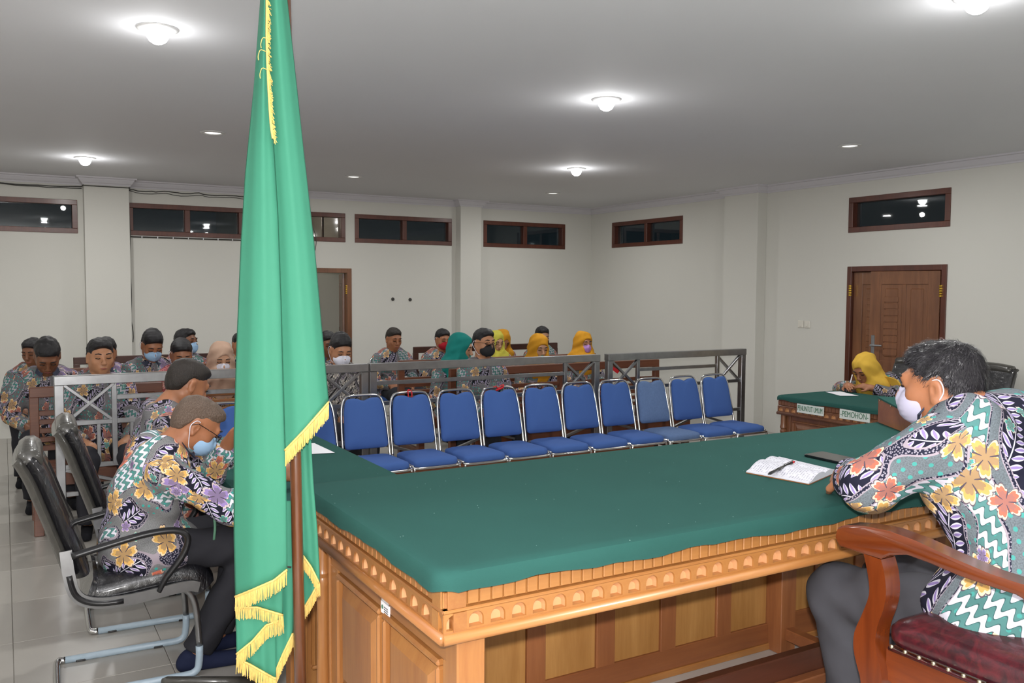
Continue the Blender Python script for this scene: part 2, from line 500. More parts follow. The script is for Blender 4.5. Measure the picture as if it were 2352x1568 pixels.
# ------------------------------------------------------------------ high windows
def window(n, axis, pos, a0, a1, z0, z1, panes, pane_mat='glass'):
    fw = .055
    def bx(mb, p, q, r, t, d0, d1, bev=.003):
        return mb.box((p, pos+d0, r), (q, pos+d1, t), bev) if axis == 'y' else mb.box((pos+d0, p, r), (pos+d1, q, t), bev)
    c = ((a0+a1)/2, pos, z0) if axis == 'y' else (pos, (a0+a1)/2, z0)
    w = thing('window_%d' % n, None, None, c, kind='structure')
    for (p, q, r, t) in ((a0, a1, z1-fw, z1), (a0, a1, z0, z0+fw), (a0, a0+fw, z0+fw, z1-fw), (a1-fw, a1, z0+fw, z1-fw)):
        bx(MB(), p, q, r, t, -.012, .11).build('frame_bar', 'teak_dark', w)
    A = [a0+fw+(a1-a0-2*fw)*k/panes for k in range(panes+1)]
    for k in range(1, panes):
        bx(MB(), A[k]-fw*.55, A[k]+fw*.55, z0+fw, z1-fw, -.006, .10).build('mullion', 'teak_dark', w)
    for k in range(panes):
        p, q = A[k]+(fw*.55 if k else 0), A[k+1]-(fw*.55 if k < panes-1 else 0)
        bx(MB(), p, q, z0+fw, z1-fw, .062, .068, 0).build('pane', pane_mat, w)
    return w
k = 1
for a, b_, n in back_win:
    w = window(k, 'y', YB, a, b_, WZ0, WZ1, n, 'glass_tint' if n == 1 else 'glass'); k += 1
    if n == 1:   # slim pale post seen behind the glass over the doorway
        MB().box((3.575, YB+.09, WZ0+.055), (3.6, YB+.11, WZ1-.055)).build('glazing_bar', 'pew_light', w)
for a, b_, n in right_win:
    window(k, 'x', XR, a, b_, 2.265, 2.63, n); k += 1
# a dim passage behind the open door
hall = MB(); hall.box((2.65, YB+1.9, -.02), (4.6, YB+2.0, 2.9)); hall.box((2.65, YB+.16, -.04), (4.6, YB+1.9, -.01))
hall.box((2.65, YB+.16, 2.75), (4.05, YB+1.9, 2.9)); hall.box((2.65, YB+.16, -.02), (2.75, YB+1.9, 2.9)); hall.box((4.5, YB+.16, -.02), (4.6, YB+1.9, 2.2))
hall.box((3.965, YB+.16, 2.15), (4.6, YB+1.9, 2.22)); hall.box((3.965, YB+.16, 2.2), (4.05, YB+1.9, 2.9))
tag(hall.build('wall_passage', 'wall'), kind='structure')
lamp('passage_lamp', 'POINT', (3.2, YB+1.1, 2.6), 7, (1, .95, .85), .1)

# ------------------------------------------------------------------ doors
def hinge(mb, p, axis_off):
    for q in range(5): mb.box((p[0]-.012, p[1]-.012, p[2]+q*.024), (p[0]+.012, p[1]+.012, p[2]+q*.024+.019), .003)
    return mb
d1 = thing('door_1', None, None, ((DB0+DB1)/2, YB, 0), kind='structure')
for lo, hi in (((DB0, YB-.015, 0), (DB0+.06, YB+.13, DBZ)), ((DB1-.06, YB-.015, 0), (DB1, YB+.13, DBZ)), ((DB0+.06, YB-.015, DBZ-.06), (DB1-.06, YB+.13, DBZ))):
    MB().box(lo, hi, .004).build('door_frame', 'teak', d1)
def door_leaf(w, h, hand, grooves=False):
    """local: hinge at x=0, leaf runs along +x, thickness along y, room side is -y"""
    parts = {}
    t = .038
    fr = MB(); fr.box((0, -t/2, 0), (.11, t/2, h), .003); fr.box((w-.11, -t/2, 0), (w, t/2, h), .003)
    fr.box((.11, -t/2, 0), (w-.11, t/2, .2), .003); fr.box((.11, -t/2, h-.13), (w-.11, t/2, h), .003); fr.box((.11, -t/2, .82), (w-.11, t/2, .95), .003)
    parts['stile_frame'] = [fr]
    pn = []
    ms = [(.11, w*.5-.02), (w*.5+.02, w-.11)] if grooves else [(.11, w-.11)]
    if grooves: fr.box((w*.5-.02, -t/2, .2), (w*.5+.02, t/2, h-.13), .003)
    for a, b2 in ms:
        for z0, z1 in ((.2, .82), (.95, h-.13)):
            p = MB(); p.box((a, -.009, z0), (b2, .009, z1)); p.box((a+.035, -.016, z0+.035), (b2-.035, .016, z1-.035), .012); pn.append(p)
    parts['panel'] = pn
    return parts
leaf = thing('tmp', None, None)
def place_leaf(parent, name, parts, pos, rz, mats=('teak', 'teak')):
    lf = MB()
    R = rotm(0, 0, rz)
    for fr in parts['stile_frame']: lf.v = fr.v; lf.f = fr.f
    o = MB().add([R@np.array(v)+np.array(pos) for v in lf.v], lf.f).build(name, 'teak', parent)
    o2 = []
    for p in parts['panel']:
        q = MB().add([R@np.array(v)+np.array(pos) for v in p.v], p.f).build('panel', 'teak', o); o2.append(q)
    return o
bpy.data.objects.remove(leaf)
def lever(pos, R, parent, side):
    mb = MB(); mb.box((-.02, 0, -.11), (.02, .008, .11), .004); mb.tube([(0, .004, .03), (0, .05, .03)], .009, 8)
    mb.tube([(0, .05, .03), (-.11*1, .052, .03)], .009, 8)
    if side < 0: mb.v = [(x, -y, z) for x, y, z in mb.v]
    mb.add([], [])
    return MB().add([R@np.array(v)+np.array(pos) for v in mb.v], mb.f).build('door_handle', 'chrome', parent)
# back door: leaf swung open into the passage
rz = math.radians(74)
hp = np.array([DB1-.065, YB+.11, 0.01])
lf = place_leaf(d1, 'door_leaf', door_leaf(.83, DBZ-.075, 1), hp, rz)
R = rotm(0, 0, rz)
for sd in (1, -1): lever(hp+R@np.array([.76, .019*sd, 1.0]), R, lf, sd)
hinge(MB(), (DB1-.062, YB+.02, 1.58), 0).build('hinge', 'gold_metal', d1)
hinge(MB(), (DB1-.062, YB+.02, .25), 0).build('hinge', 'gold_metal', d1)
# right door: two leaves, the nearer one standing slightly ajar into the room
d2 = thing('door_2', None, None, (XR, (DR0+DR1)/2, 0), kind='structure')
for lo, hi in (((XR-.015, DR0, 0), (XR+.13, DR0+.055, DRZ)), ((XR-.015, DR1-.055, 0), (XR+.13, DR1, DRZ)), ((XR-.015, DR0+.055, DRZ-.055), (XR+.13, DR1-.055, DRZ))):
    MB().box(lo, hi, .004).build('door_frame', 'teak_dark', d2)
MB().box((XR+.2, DR0-.2, -.02), (XR+.22, DR1+.2, 2.1)).build('backing_board', 'pew_dark', d2)
def groove_bars(parent, pos, R, w, a, b2, z0, z1):
    for q in range(9):
        z = z0+(z1-z0)*q/9
        mb = MB().box((a, -.021, z+.006), (b2, -.012, z+(z1-z0)/9-.006), .003)
        MB().add([R@np.array(v)+np.array(pos) for v in mb.v], mb.f).build('slat', 'teak', parent)
# far leaf (hinged at DR1): runs towards -y
R1 = rotm(0, 0, -PI/2); p1 = np.array([XR+.045, DR1-.057, .01])
lw = (DR1-DR0-.11)*.40
l1 = place_leaf(d2, 'door_leaf', door_leaf(lw+.02, DRZ-.07, 1), p1, -PI/2)
groove_bars(l1, p1, R1, lw, .17, lw-.07, 1.05, 1.62)
R2 = rotm(0, 0, PI/2+math.radians(13)); p2 = np.array([XR-.005, DR0+.06, .01]); w2 = (DR1-DR0-.11)*.66
l2 = place_leaf(d2, 'door_leaf', door_leaf(w2, DRZ-.07, 1, True), p2, PI/2+math.radians(13))
mbr = MB().box((w2*.52, .012, 0), (w2*.53, .02, 0.01))
for q in range(9):
    z = 1.0+.066*q
    mb = MB().box((w2*.5+.055, .010, z+.006), (w2-.14, .021, z+.06), .003)
    MB().add([R2@np.array(v)+p2 for v in mb.v], mb.f).build('slat', 'teak', l2)
mb = MB().box((w2-.06, .019, .92), (w2-.025, .027, 1.2), .003); mb.tube([(w2-.04, .02, 1.1), (w2-.04, .065, 1.1)], .012, 8); mb.tube([(w2-.04, .06, 1.1), (w2-.15, .062, 1.1)], .010, 8)
MB().add([R2@np.array(v)+p2 for v in mb.v], mb.f).build('door_handle', 'steel', l2)
for yy in (DR0+.05, DR1-.05):
    for zz in (.28, 1.6): hinge(MB(), (XR-.02, yy, zz), 0).build('hinge', 'gold_metal', d2)

# ------------------------------------------------------------------ ceiling downlights
def downlight(x, y, kind, label, power):
    t = thing('ceiling_downlight', label, 'ceiling light', (x, y, ZC), group='round ceiling downlights')
    MB().lathe([(.062, -.001), (.062, -.006), (.078, -.012), (.094, -.006), (.098, -.0005)], 28).build('trim_ring', 'lamp_trim', t, True, world=False)
    if kind == 'bulb':
        MB().lathe([(.0001, -.075), (.02, -.072), (.038, -.06), (.05, -.04), (.056, -.015), (.056, -.001)], 20).build('bulb', 'glow', t, True, world=False)
        z = ZC-.16
    else:
        MB().lathe([(.0001, -.004), (.03, -.004), (.062, -.003)], 20).build('lens', 'lens_glow', t, True, world=False)
        z = ZC-.05
    lamp('downlight_lamp', 'AREA', (x, y, ZC-(.085 if kind == 'bulb' else .012)), power, AMB_COL, .11)
    if kind == 'bulb': lamp('bulb_glow', 'POINT', (x, y, ZC-.20), power*.16, AMB_COL, .03)
dl = [(.662, 4.486, 'bulb', 'large glaring round downlight nearest the flag at upper left', LAMP_W*.8),
      (3.379, 4.632, 'bulb', 'round downlight with protruding white bulb over middle of room', LAMP_W),
      (.702, 9.256, 'bulb', 'small starry downlight in front of back wall pillar', LAMP_W),
      (1.46, 7.218, 'lens', 'flat round downlight just left of the green flag', LAMP_W),
      (3.336, 9.206, 'lens', 'flat round downlight just right of the flag near back wall', LAMP_W),
      (5.034, 7.398, 'bulb', 'small bright bulb downlight over the blue chairs', LAMP_W),
      (6.045, 9.405, 'lens', 'flat round downlight nearest the back right room corner', LAMP_W),
      (6.176, 5.014, 'lens', 'flat round downlight at right in front of side door', LAMP_W),
      (3.51, 2.236, 'bulb', 'glaring downlight cut off by the top edge of the photo', LAMP_W)]
for a in dl: downlight(*a)
# the same row goes on over the seats behind the camera
for x, y in ((.66, -.6), (3.5, -.6), (6.2, 2.2), (-2.0, 2.2), (-2.0, 5.2), (-2, 8.4)):
    downlight(x, y, 'lens', 'flat round downlight outside the photo, %s' % {(.66, -.6): 'behind the camera at left', (3.5, -.6): 'behind the camera in the middle', (6.2, 2.2): 'above the near end of right desk', (-2.0, 2.2): 'beside the dais at left', (-2.0, 5.2): 'left of the nearest visitor chair', (-2, 8.4): 'left of the public benches'}[(x, y)], LAMP_W)

# ------------------------------------------------------------------ wall fittings and cables
sw = thing('light_switch', 'pair of white rocker switches on the right wall', 'light switch', (XR, 6.83, 1.28))
for dy in (-.045, .045):
    pl = MB().box((XR-.012, 6.83+dy-.04, 1.24), (XR, 6.83+dy+.04, 1.32), .004).build('switch_plate', 'white_plastic', sw)
    MB().box((XR-.017, 6.83+dy-.018, 1.255), (XR-.011, 6.83+dy+.018, 1.305), .003).build('rocker', 'white_plastic', pl)
for (x, z, lb) in ((4.512, 1.512, 'dark wall plug on the back wall, left of a pair'), (4.763, 1.506, 'dark wall plug on the back wall, right of a pair')):
    tag(MB().lathe([(.0001, .03), (.008, .03), (.01, .012), (.022, .01), (.024, 0)], 12).xf(rotm(PI/2), (x, YB, z)).build('wall_plug', 'cable'), lb, 'wall plug')
def sag(p, q, n, drop, jit=.006):
    p, q = np.array(p), np.array(q); out = []
    for i in range(n+1):
        t = i/n; s = abs(math.sin(t*PI*5)); out.append(p+(q-p)*t+np.array([0, 0, -drop*s+random.uniform(-jit, jit)]))
    return out
cy = YB-.012
cb = MB(); cb.tube(sag((XL+.1, cy-.0, ZC-.10), (.79, cy, ZC-.10), 40, .012), .006, 6); cb.tube(sag((XL+.1, cy, ZC-.118), (.79, cy, ZC-.115), 40, .01), .005, 6)
cb.tube([(.79, cy, ZC-.10), (.79, cy-.15, ZC-.10), (1.272, cy-.15, ZC-.10), (1.272, cy, ZC-.10)], .006, 6)
cb.tube(sag((1.275, cy, ZC-.10), (3.2, cy, ZC-.10), 40, .012), .006, 6)
cb.tube(sag((1.275, cy-.006, ZC-.115), (3.2, cy-.006, ZC-.12), 24, .022), .004, 6)
tag(cb.build('cable', 'cable', None, True), 'grey cable bundle clipped under the cornice at left', 'cable')
zs = np.linspace(ZC-.1, 1.02, 30)
cv = [(1.275+.006*math.sin(z*9)+(.02*math.sin((1.28-z)*10) if z < 1.3 else 0), cy-.004, z) for z in zs]
tag(MB().tube(cv, .005, 6).build('hanging_cable', 'cable', None, True), 'thin grey cable hanging down beside the left pillar', 'cable')
cv = smooth_path([(3.36, YB-.02, 2.55), (3.45, YB-.05, 2.3), (3.43, YB-.05, 2.1), (3.38, YB-.03, 2.02)], 8)
tag(MB().tube(cv, .004, 6).build('loose_cable', 'cable', None, True), 'thin loose cable dangling below the window over the back door', 'cable')
# cable clip line beneath the second window
rl = thing('cable_trunking', 'dark cable strip with clips under the second back window', 'cable', (1.9, YB, WZ0-.02))
MB().tube([(1.28, YB-.01, WZ0-.018), (2.9, YB-.01, WZ0-.018)], .009, 6).build('strip', 'cable', rl)
for q in range(9): MB().box((1.40+q*.17, YB-.022, WZ0-.03), (1.41+q*.17, YB, WZ0-.004), .002).build('clip', 'paper', rl)
# ================================================================== FURNITURE
def cloth_drape(name, x0, x1, y0, y1, zt, drop, label, r=.02, rag=.008, mat='felt', cat='tablecloth', rc=.05, thick=.0):
    """felt pulled tight over a table top; rounded edge, ragged hem hanging a few centimetres"""
    seg = []
    def side(p, q, n):
        for i in range(n): seg.append(np.array(p)+(np.array(q)-np.array(p))*i/n)
    def arc(c, a0):
        for i in range(5): a = a0+PI/2*i/5; seg.append(np.array([c[0]+rc*math.cos(a), c[1]+rc*math.sin(a)]))
    nx, ny = int((x1-x0)/.03), int((y1-y0)/.03)
    side((x0+rc, y0), (x1-rc, y0), nx); arc((x1-rc, y0+rc), -PI/2)
    side((x1, y0+rc), (x1, y1-rc), ny); arc((x1-rc, y1-rc), 0)
    side((x1-rc, y1), (x0+rc, y1), nx); arc((x0+rc, y1-rc), PI/2)
    side((x0, y1-rc), (x0, y0+rc), ny); arc((x0+rc, y0+rc), PI)
    P = np.array(seg); c = np.array([(x0+x1)/2, (y0+y1)/2]); hw = np.array([(x1-x0)/2, (y1-y0)/2])
    def ring(inset, z):
        q = c+(P-c)*(1-inset/hw); return [(a[0], a[1], z if np.isscalar(z) else z[i]) for i, a in enumerate(q)]
    k = np.arange(len(P)); 
    wob = rag*(np.sin(k*.31+x0*7)+.6*np.sin(k*.83+1)+.5*np.sin(k*.117))*.5+rng.normal(0, rag*.12, len(P))
    hem = zt-drop+wob
    side_in = .004+.003*np.sin(k*.41)
    rings = [ring(r*2.2, zt), ring(r, zt-.001), ring(r*.35, zt-r*.3), ring(.0, zt-r*.95)]
    q = c+(P-c); 
    for f in (.6, 1.0):
        rings.append([(a[0], a[1], (zt-r)*(1-f)+hem[i]*f) for i, a in enumerate(q)])
    q2 = c+(P-c)*(1-.006/hw)
    rings.append([(a[0], a[1], hem[i]+.001) for i, a in enumerate(q2)])
    rings.append([(a[0], a[1], zt-r) for i, a in enumerate(q2)])
    mb = MB().loops(rings, True, False)
    o = mb.build(name, mat, None, 40)
    return tag(o, label, cat)

def arch_cell(w, h, d=.02):
    """one carved round-headed niche; local x across, z up, face at y=0, hollow goes +y"""
    mb = MB(); r = w*.34; zb = .006; cx = 0
    zc = min(zb+.4*h, h-r-.004)
    n = 10
    arc = [(-r, zb)]+[(-r*math.cos(PI*i/n), zc+r*math.sin(PI*i/n)*min(1, (h-.004-zc)/r)) for i in range(n+1)]+[(r, zb)]
    out = [(-w/2, 0), (-w/2, zc)]+[(-w/2+w*i/8, h) for i in range(9)]+[(w/2, zc), (w/2, 0)]
    A = len(arc); vs = [(x, 0, z) for x, z in out]+[(x, 0, z) for x, z in arc]
    vs += [(x*.93, d*.25, zb+(z-zb)*.94) for x, z in arc]+[(x*.86, d, zb+(z-zb)*.62) for x, z in arc]
    F = []
    for L in range(3):
        for i in range(A-1): a = L*A+i; F.append((a, a+1, a+A+1, a+A))
    F.append(tuple(3*A+i for i in range(A)))
    F.append((0, A, 2*A-1, A-1)); F.append((A, 2*A, 3*A-1, 2*A-1)); F.append((2*A, 3*A, 4*A-1, 3*A-1))
    return mb.add(vs, F)

def frieze(parent, p0, direction, length, z, n_arch, n_dent, normal, wm):
    """moulded edge below the cloth: dentil row, niche row and round torus; p0 is the left end seen from outside"""
    d = np.array([*direction, 0], float); nn = np.array([*normal, 0], float)
    rz = math.atan2(d[1], d[0])
    def add(mb, name, smooth=False, m=None): return mb.build(name, m or wm, parent, smooth)
    R = np.stack([d, -nn, np.array([0, 0, 1.])], 1)
    T = lambda mb: MB().add([R@np.array(v)+np.array([p0[0], p0[1], 0]) for v in mb.v], mb.f)
    zt = z
    add(T(MB().box((.0, .012, zt-.052), (length, .06, zt), .002)), 'dentil_board')
    add(T(MB().box((0, -.001, zt-.061), (length, .06, zt-.052), .003)), 'fillet')
    add(T(MB().box((0, -.002, zt-.006), (length, .06, zt+.004), .003)), 'fillet')
    add(T(MB().box((0, .026, zt-.106), (length, .06, zt-.061), 0)), 'niche_board')
    tor = MB().tube([(0, .0, zt-.118), (length, .0, zt-.118)], .0135, 12)
    add(T(tor), 'torus_moulding', True)
    add(T(MB().box((0, .0, zt-.131), (length, .06, zt-.106), .002)), 'torus_board')
    me = None
    pw = length/n_dent
    for i in range(n_dent):
        loc = R@np.array([(i+.5)*pw, .012, zt-.029])+np.array([p0[0], p0[1], 0])
        if me is None:
            o = MB().box((-pw/2+.0022, -.007, -.019), (pw/2-.0022, .001, .019), .002).build('dentil', wm, parent, world=False); me = o.data
            o.location = loc-origin(parent); o.rotation_euler = (0, 0, rz)
        else: piece(me, 'dentil', parent, loc, rz)
    me = None; pw = length/n_arch
    for i in range(n_arch):
        loc = R@np.array([(i+.5)*pw, .002, zt-.106])+np.array([p0[0], p0[1], 0])
        if me is None:
            o = arch_cell(pw, .045).build('arch_niche', wm, parent, 50, world=False); me = o.data
            me.materials.append(MAT['lit_carve'])
            A = 13; nf = len(me.polygons)
            for pi, pg in enumerate(me.polygons):
                if 2*(A-1) <= pi <= 3*(A-1): pg.material_index = 1
            o.location = loc-origin(parent); o.rotation_euler = (0, 0, rz)
        else: piece(me, 'arch_niche', parent, loc, rz)

def raised_panel(parent, o, u, wdt, z0, z1, normal, wm, pale='lit_carve'):
    """framed raised panel on a face: o = lower left point, u = direction along face, normal = outwards"""
    u = np.array([*u, 0], float); nn = np.array([*normal, 0], float); R = np.stack([u, -nn, np.array([0, 0, 1.])], 1)
    o = np.array([o[0], o[1], 0.])
    T = lambda mb: MB().add([R@np.array(v)+o for v in mb.v], mb.f)
    m = .018
    for (a, b2, c, e) in ((0, wdt, z1-m, z1), (0, wdt, z0, z0+m), (0, m, z0+m, z1-m), (wdt-m, wdt, z0+m, z1-m)):
        T(MB().box((a, -.014, c), (b2, .01, e), .006)).build('panel_moulding', wm, parent)
    c = MB(); a, b2, p, q = m+.012, wdt-m-.012, z0+m+.012, z1-m-.012; k = .03
    rings = [[(a, .01, p), (b2, .01, p), (b2, .01, q), (a, .01, q)], [(a, .002, p), (b2, .002, p), (b2, .002, q), (a, .002, q)],
             [(a+k, -.012, p+k), (b2-k, -.012, p+k), (b2-k, -.012, q-k), (a+k, -.012, q-k)]]
    T(c.loops(rings)).build('raised_panel', wm, parent)

# ------------------------------------------------------------------ judges' bench
JX0, JX1, JY0, JY1, JZ = .83, 4.75, 1.74, 2.76, 1.02
jb = thing('judge_bench', 'long carved honey-wood judges bench under green felt', 'table', ((JX0+JX1)/2, (JY0+JY1)/2, DAIS))
MB().box((JX0+.015, JY0+.015, JZ-.045), (JX1-.015, JY1-.015, JZ-.004), .004).build('table_top', 'honey', jb)
cloth_drape('felt_cloth', JX0-.012, JX1+.012, JY0-.012, JY1+.012, JZ, .050, 'green felt cloth stretched over the long judges bench')
fz = JZ-.044
frieze(jb, (JX0+.01, JY0+.01), (1, 0), JX1-JX0-.02, fz, 68, 122, (0, -1), 'honey')
frieze(jb, (JX0+.01, JY1-.01), (0, -1), JY1-JY0-.02, fz, 15, 31, (-1, 0), 'honey_y')
frieze(jb, (JX1-.01, JY0+.01), (0, 1), JY1-JY0-.02, fz, 15, 31, (1, 0), 'honey_y')
zb = fz-.131
# left end: posts, rails, two raised panels
ex = JX0+.055
for (y0, y1) in ((JY0+.02, JY0+.085), (JY1-.085, JY1-.02)):
    MB().box((ex-.004, y0, DAIS), (ex+.07, y1, zb), .004).build('corner_post', 'honey_z', jb)
MB().box((ex+.012, JY0+.085, DAIS), (ex+.04, JY1-.085, zb), 0).build('end_board', 'honey_z', jb)
pw = .37
for yc in (2.42, 2.035):
    raised_panel(jb, (ex+.006, yc+pw/2-.0), (0, -1), pw-.01, DAIS+.14, .762, (-1, 0), 'honey_z')
for (y0, y1, z0, z1) in ((JY0+.085, JY1-.085, .768, zb), (JY0+.085, JY1-.085, DAIS, DAIS+.135)):
    MB().box((ex+.002, y0, z0), (ex+.012, y1, z1), .002).build('end_rail', 'honey_y', jb)
for y0, y1 in ((2.225, 2.232), (JY0+.085, 1.85), (2.61, JY1-.085)):
    MB().box((ex+.002, y0, DAIS+.135), (ex+.012, y1, .768), .002).build('end_stile', 'honey_z', jb)
# little turned column on the far left corner
MB().lathe([(.022, 0), (.022, .05), (.016, .06), (.021, .10), (.018, .3), (.019, .44), (.024, .455), (.018, .47), (.024, .485), (.018, .5), (.018, zb-DAIS)], 14, (ex-.014, JY1-.045, DAIS)).build('turned_column', 'honey_z', jb, 40)
# modesty wall inside the knee space
MY = 2.40
MB().box((JX0+.1, MY+.02, DAIS+.1), (JX1-.1, MY+.035, zb), 0).build('back_board', 'honey_z', jb)
px = [.95, 1.21, 1.29, 1.45, 1.527, 1.734, 1.812, 2.017, 2.087, 2.286, 2.359, 2.553]
for i, (a, b_) in enumerate(((.90, 1.20), (1.27, 1.455), (1.527, 1.734), (1.812, 2.017), (2.087, 2.286), (2.359, 2.553), (2.655, 2.818), (2.83, 3.06), (3.13, 3.33), (3.40, 3.6), (3.67, 3.87), (3.94, 4.14), (4.21, 4.4), (4.47, 4.65))):
    MB().box((a+.001, MY+.006, .352), (b_-.001, MY+.02, zb), .001).build('board', 'board_lit_z', jb)
for a, b_ in ((1.20, 1.27), (1.455, 1.527), (1.734, 1.812), (2.017, 2.087), (2.286, 2.359), (2.818, 2.83), (3.06, 3.13), (3.33, 3.40), (3.6, 3.67), (3.87, 3.94), (4.14, 4.21), (4.4, 4.47)):
    MB().box((a, MY-.004, .35), (b_, MY+.02, zb), .002).build('stile', 'redwood_z', jb)
MB().box((.9, MY-.004, .275), (2.555, MY+.02, .352), .002).build('lower_rail', 'redwood', jb)
MB().box((2.655, MY-.004, .275), (4.65, MY+.02, .372), .002).build('lower_rail', 'redwood', jb)
MB().box((.9, MY-.012, DAIS), (4.65, MY+.03, .276), .003).build('plinth', 'honey', jb)
MB().box((2.555, MY-.07, DAIS), (2.635, MY+.02, zb), .003).build('inner_post', 'redwood_z', jb)
MB().box((2.575, 2.10, DAIS+.055), (2.62, MY-.07, DAIS+.10), .003).build('stretcher', 'redwood', jb)
MB().box((1.0, 2.06, DAIS+.06), (4.5, 2.10, DAIS+.15), .004).build('foot_rail', 'darkwood', jb)
MB().box((1.0, 2.02, DAIS+.04), (4.5, 2.06, DAIS+.075), .004).build('foot_rail', 'redwood', jb)
for xx in (1.02, 4.44): MB().box((xx, 2.02, DAIS), (xx+.06, 2.12, DAIS+.1), .003).build('foot_block', 'redwood', jb)
# inventory sticker on the end rail
st = thing('inventory_sticker', 'small white inventory sticker on the end of the judges bench', 'label', (ex, 2.2, .79))
MB().box((ex-.0006, 2.185, .792), (ex+.0022, 2.235, .825)).build('sticker_head', 'paper', st)
MB().box((ex-.0006, 2.18, .757), (ex+.0022, 2.24, .79)).build('sticker_body', 'paper', st)
lw = MB()
for q in range(3): lw.box((ex-.0014, 2.188, .765+q*.006), (ex-.0004, 2.216, .767+q*.006))
lw.box((ex-.0014, 2.198, .805), (ex-.0004, 2.225, .811))
lw.build('printed_lines', 'cable', st)
MB().lathe([(.0001, .0012), (.006, .001), (.006, 0)], 12).xf(rotm(0, -PI/2), (ex-.0006, 2.228, .775)).build('emblem', 'sign_green', st)

# ------------------------------------------------------------------ side desks
def side_desk(x0, x1, y0, y1, z, front, label, clabel, wm, wmz):
    t = thing('side_desk', label, 'table', ((x0+x1)/2, (y0+y1)/2, 0))
    MB().box((x0+.012, y0+.012, z-.04), (x1-.012, y1-.012, z-.004), .004).build('table_top', wm, t)
    cloth_drape('felt_cloth', x0-.008, x1+.008, y0-.008, y1+.008, z, .042, clabel)
    fz2 = z-.038; L = y1-y0-.02
    if front < 0: frieze(t, (x0+.01, y1-.01), (0, -1), L, fz2, 40, 78, (-1, 0), wm)
    else: frieze(t, (x1-.01, y0+.01), (0, 1), L, fz2, 40, 78, (1, 0), wm)
    zz = fz2-.131
    for x in (x0+.05, x1-.12):
        for y in (y0+.05, y1-.12): MB().box((x, y, 0), (x+.07, y+.07, zz+.1), .004).build('leg', wmz, t)
    xf = x0+.06 if front < 0 else x1-.085
    MB().box((xf, y0+.12, .04), (xf+.025, y1-.12, zz+.1)).build('front_board', wmz, t)
    MB().box((x0+.12, y1-.1, .04), (x1-.12, y1-.08, zz+.1)).build('end_board', wmz, t)
    MB().box((x0+.12, y0+.08, .04), (x1-.12, y0+.1, zz+.1)).build('end_board', wmz, t)
    n = 5; w = (y1-y0-.24)/n
    for i in range(n):
        if front < 0: raised_panel(t, (xf, y1-.12-i*w-.02), (0, -1), w-.04, .14, zz-.04, (-1, 0), wmz)
        else: raised_panel(t, (xf+.025, y0+.12+i*w+.02), (0, 1), w-.04, .14, zz-.04, (1, 0), wmz)
    for ye, ny in ((y0+.08, -1), (y1-.08, 1)):
        w2 = (x1-x0-.24)/2
        for i in range(2):
            if ny < 0: raised_panel(t, (x0+.12+i*w2+.02, ye), (1, 0), w2-.04, .14, zz-.04, (0, -1), wmz)
    MB().lathe([(.03, 0), (.03, .06), (.02, .07), (.028, .12), (.022, .3), (.024, .42), (.031, .44), (.022, .455), (.031, .47), (.024, .5), (.024, zz)], 14,
               ((x0+.035 if front < 0 else x1-.035), y1-.06, 0)).build('turned_column', wmz, t, 40)
    return t
LD = side_desk(.88, 1.645, 3.25, 5.42, .75, 1, 'green-topped side desk at left where two men sit', 'dark green felt cloth on the left side desk', 'honey_y', 'honey_z')
RDX = 5.79
RD = side_desk(RDX, 6.55, 2.6, 5.40, .75, -1, 'dark wooden side desk with two name signs at right', 'dark green felt cloth on the right side desk', 'teak', 'teak')
# name signs on the front of the right desk
def sign(p, q, h, txt, label, size, squeeze):
    t = thing('desk_sign', label, 'sign', (p[0], (p[1]+q[1])/2, p[2]))
    y0, y1 = q[1], p[1]
    MB().box((RDX-.004, y0, p[2]-h/2), (RDX+.006, y1, p[2]+h/2), .001).build('plate', 'sign_plate', t)
    me = text_mesh(txt, size, .001); xs = [v.co.x for v in me.vertices]; wd_ = max(xs)-min(xs)
    R = rotm(PI/2, 0, -PI/2)
    for v in me.vertices:
        c = R@np.array([v.co.x*squeeze/wd_, v.co.y, v.co.z])
        v.co = Vector(c+np.array([RDX-.0052, (y0+y1)/2, p[2]])-np.array(t.location))
    link('lettering', me, 'sign_green', t)
a0 = at(1831, 936, X=RDX); a1 = at(1892, 941, X=RDX)
sign(a0, a1, .075, 'PENUNTUT UMUM', 'white sign reading PENUNTUT UMUM on the right desk front', .062, abs(a1[1]-a0[1])-.02)
a0 = at(1929, 949, X=RDX); a1 = at(1998, 955, X=RDX)
sign(a0, a1, .078, '-PEMOHON-', 'white sign reading PEMOHON on the right desk front', .066, abs(a1[1]-a0[1])-.02)

# slanted document stand on the far edge of the judges bench
c = at(2060, 990, Z=JZ+.003)
ds = thing('document_stand', 'low wooden stand with slanted green felt top on judges bench', 'stand', (c[0]+.1, c[1]-.02, JZ))
p0 = at(2016, 969, Z=JZ+.003); p1 = at(2108, 1005, Z=JZ+.003); e = nrm((p1-p0)*[1, 1, 0]); nrm2 = np.array([-e[1], e[0], 0])
if nrm2[0] < 0: nrm2 = -nrm2
Ld = .50; Wd = .26; hA, hB = .115, .075
def q3(a, b_, z): return p0*[1, 1, 0]+e*a+nrm2*b_+np.array([0, 0, JZ+.003+z])
MB().add([q3(0, 0, 0), q3(Ld, 0, 0), q3(Ld, .018, 0), q3(0, .018, 0), q3(0, 0, hA), q3(Ld, 0, hB), q3(Ld, .018, hB), q3(0, .018, hA)], [(0, 3, 2, 1), (4, 5, 6, 7), (0, 1, 5, 4), (1, 2, 6, 5), (2, 3, 7, 6), (3, 0, 4, 7)]).build('side_board', 'redwood', ds)
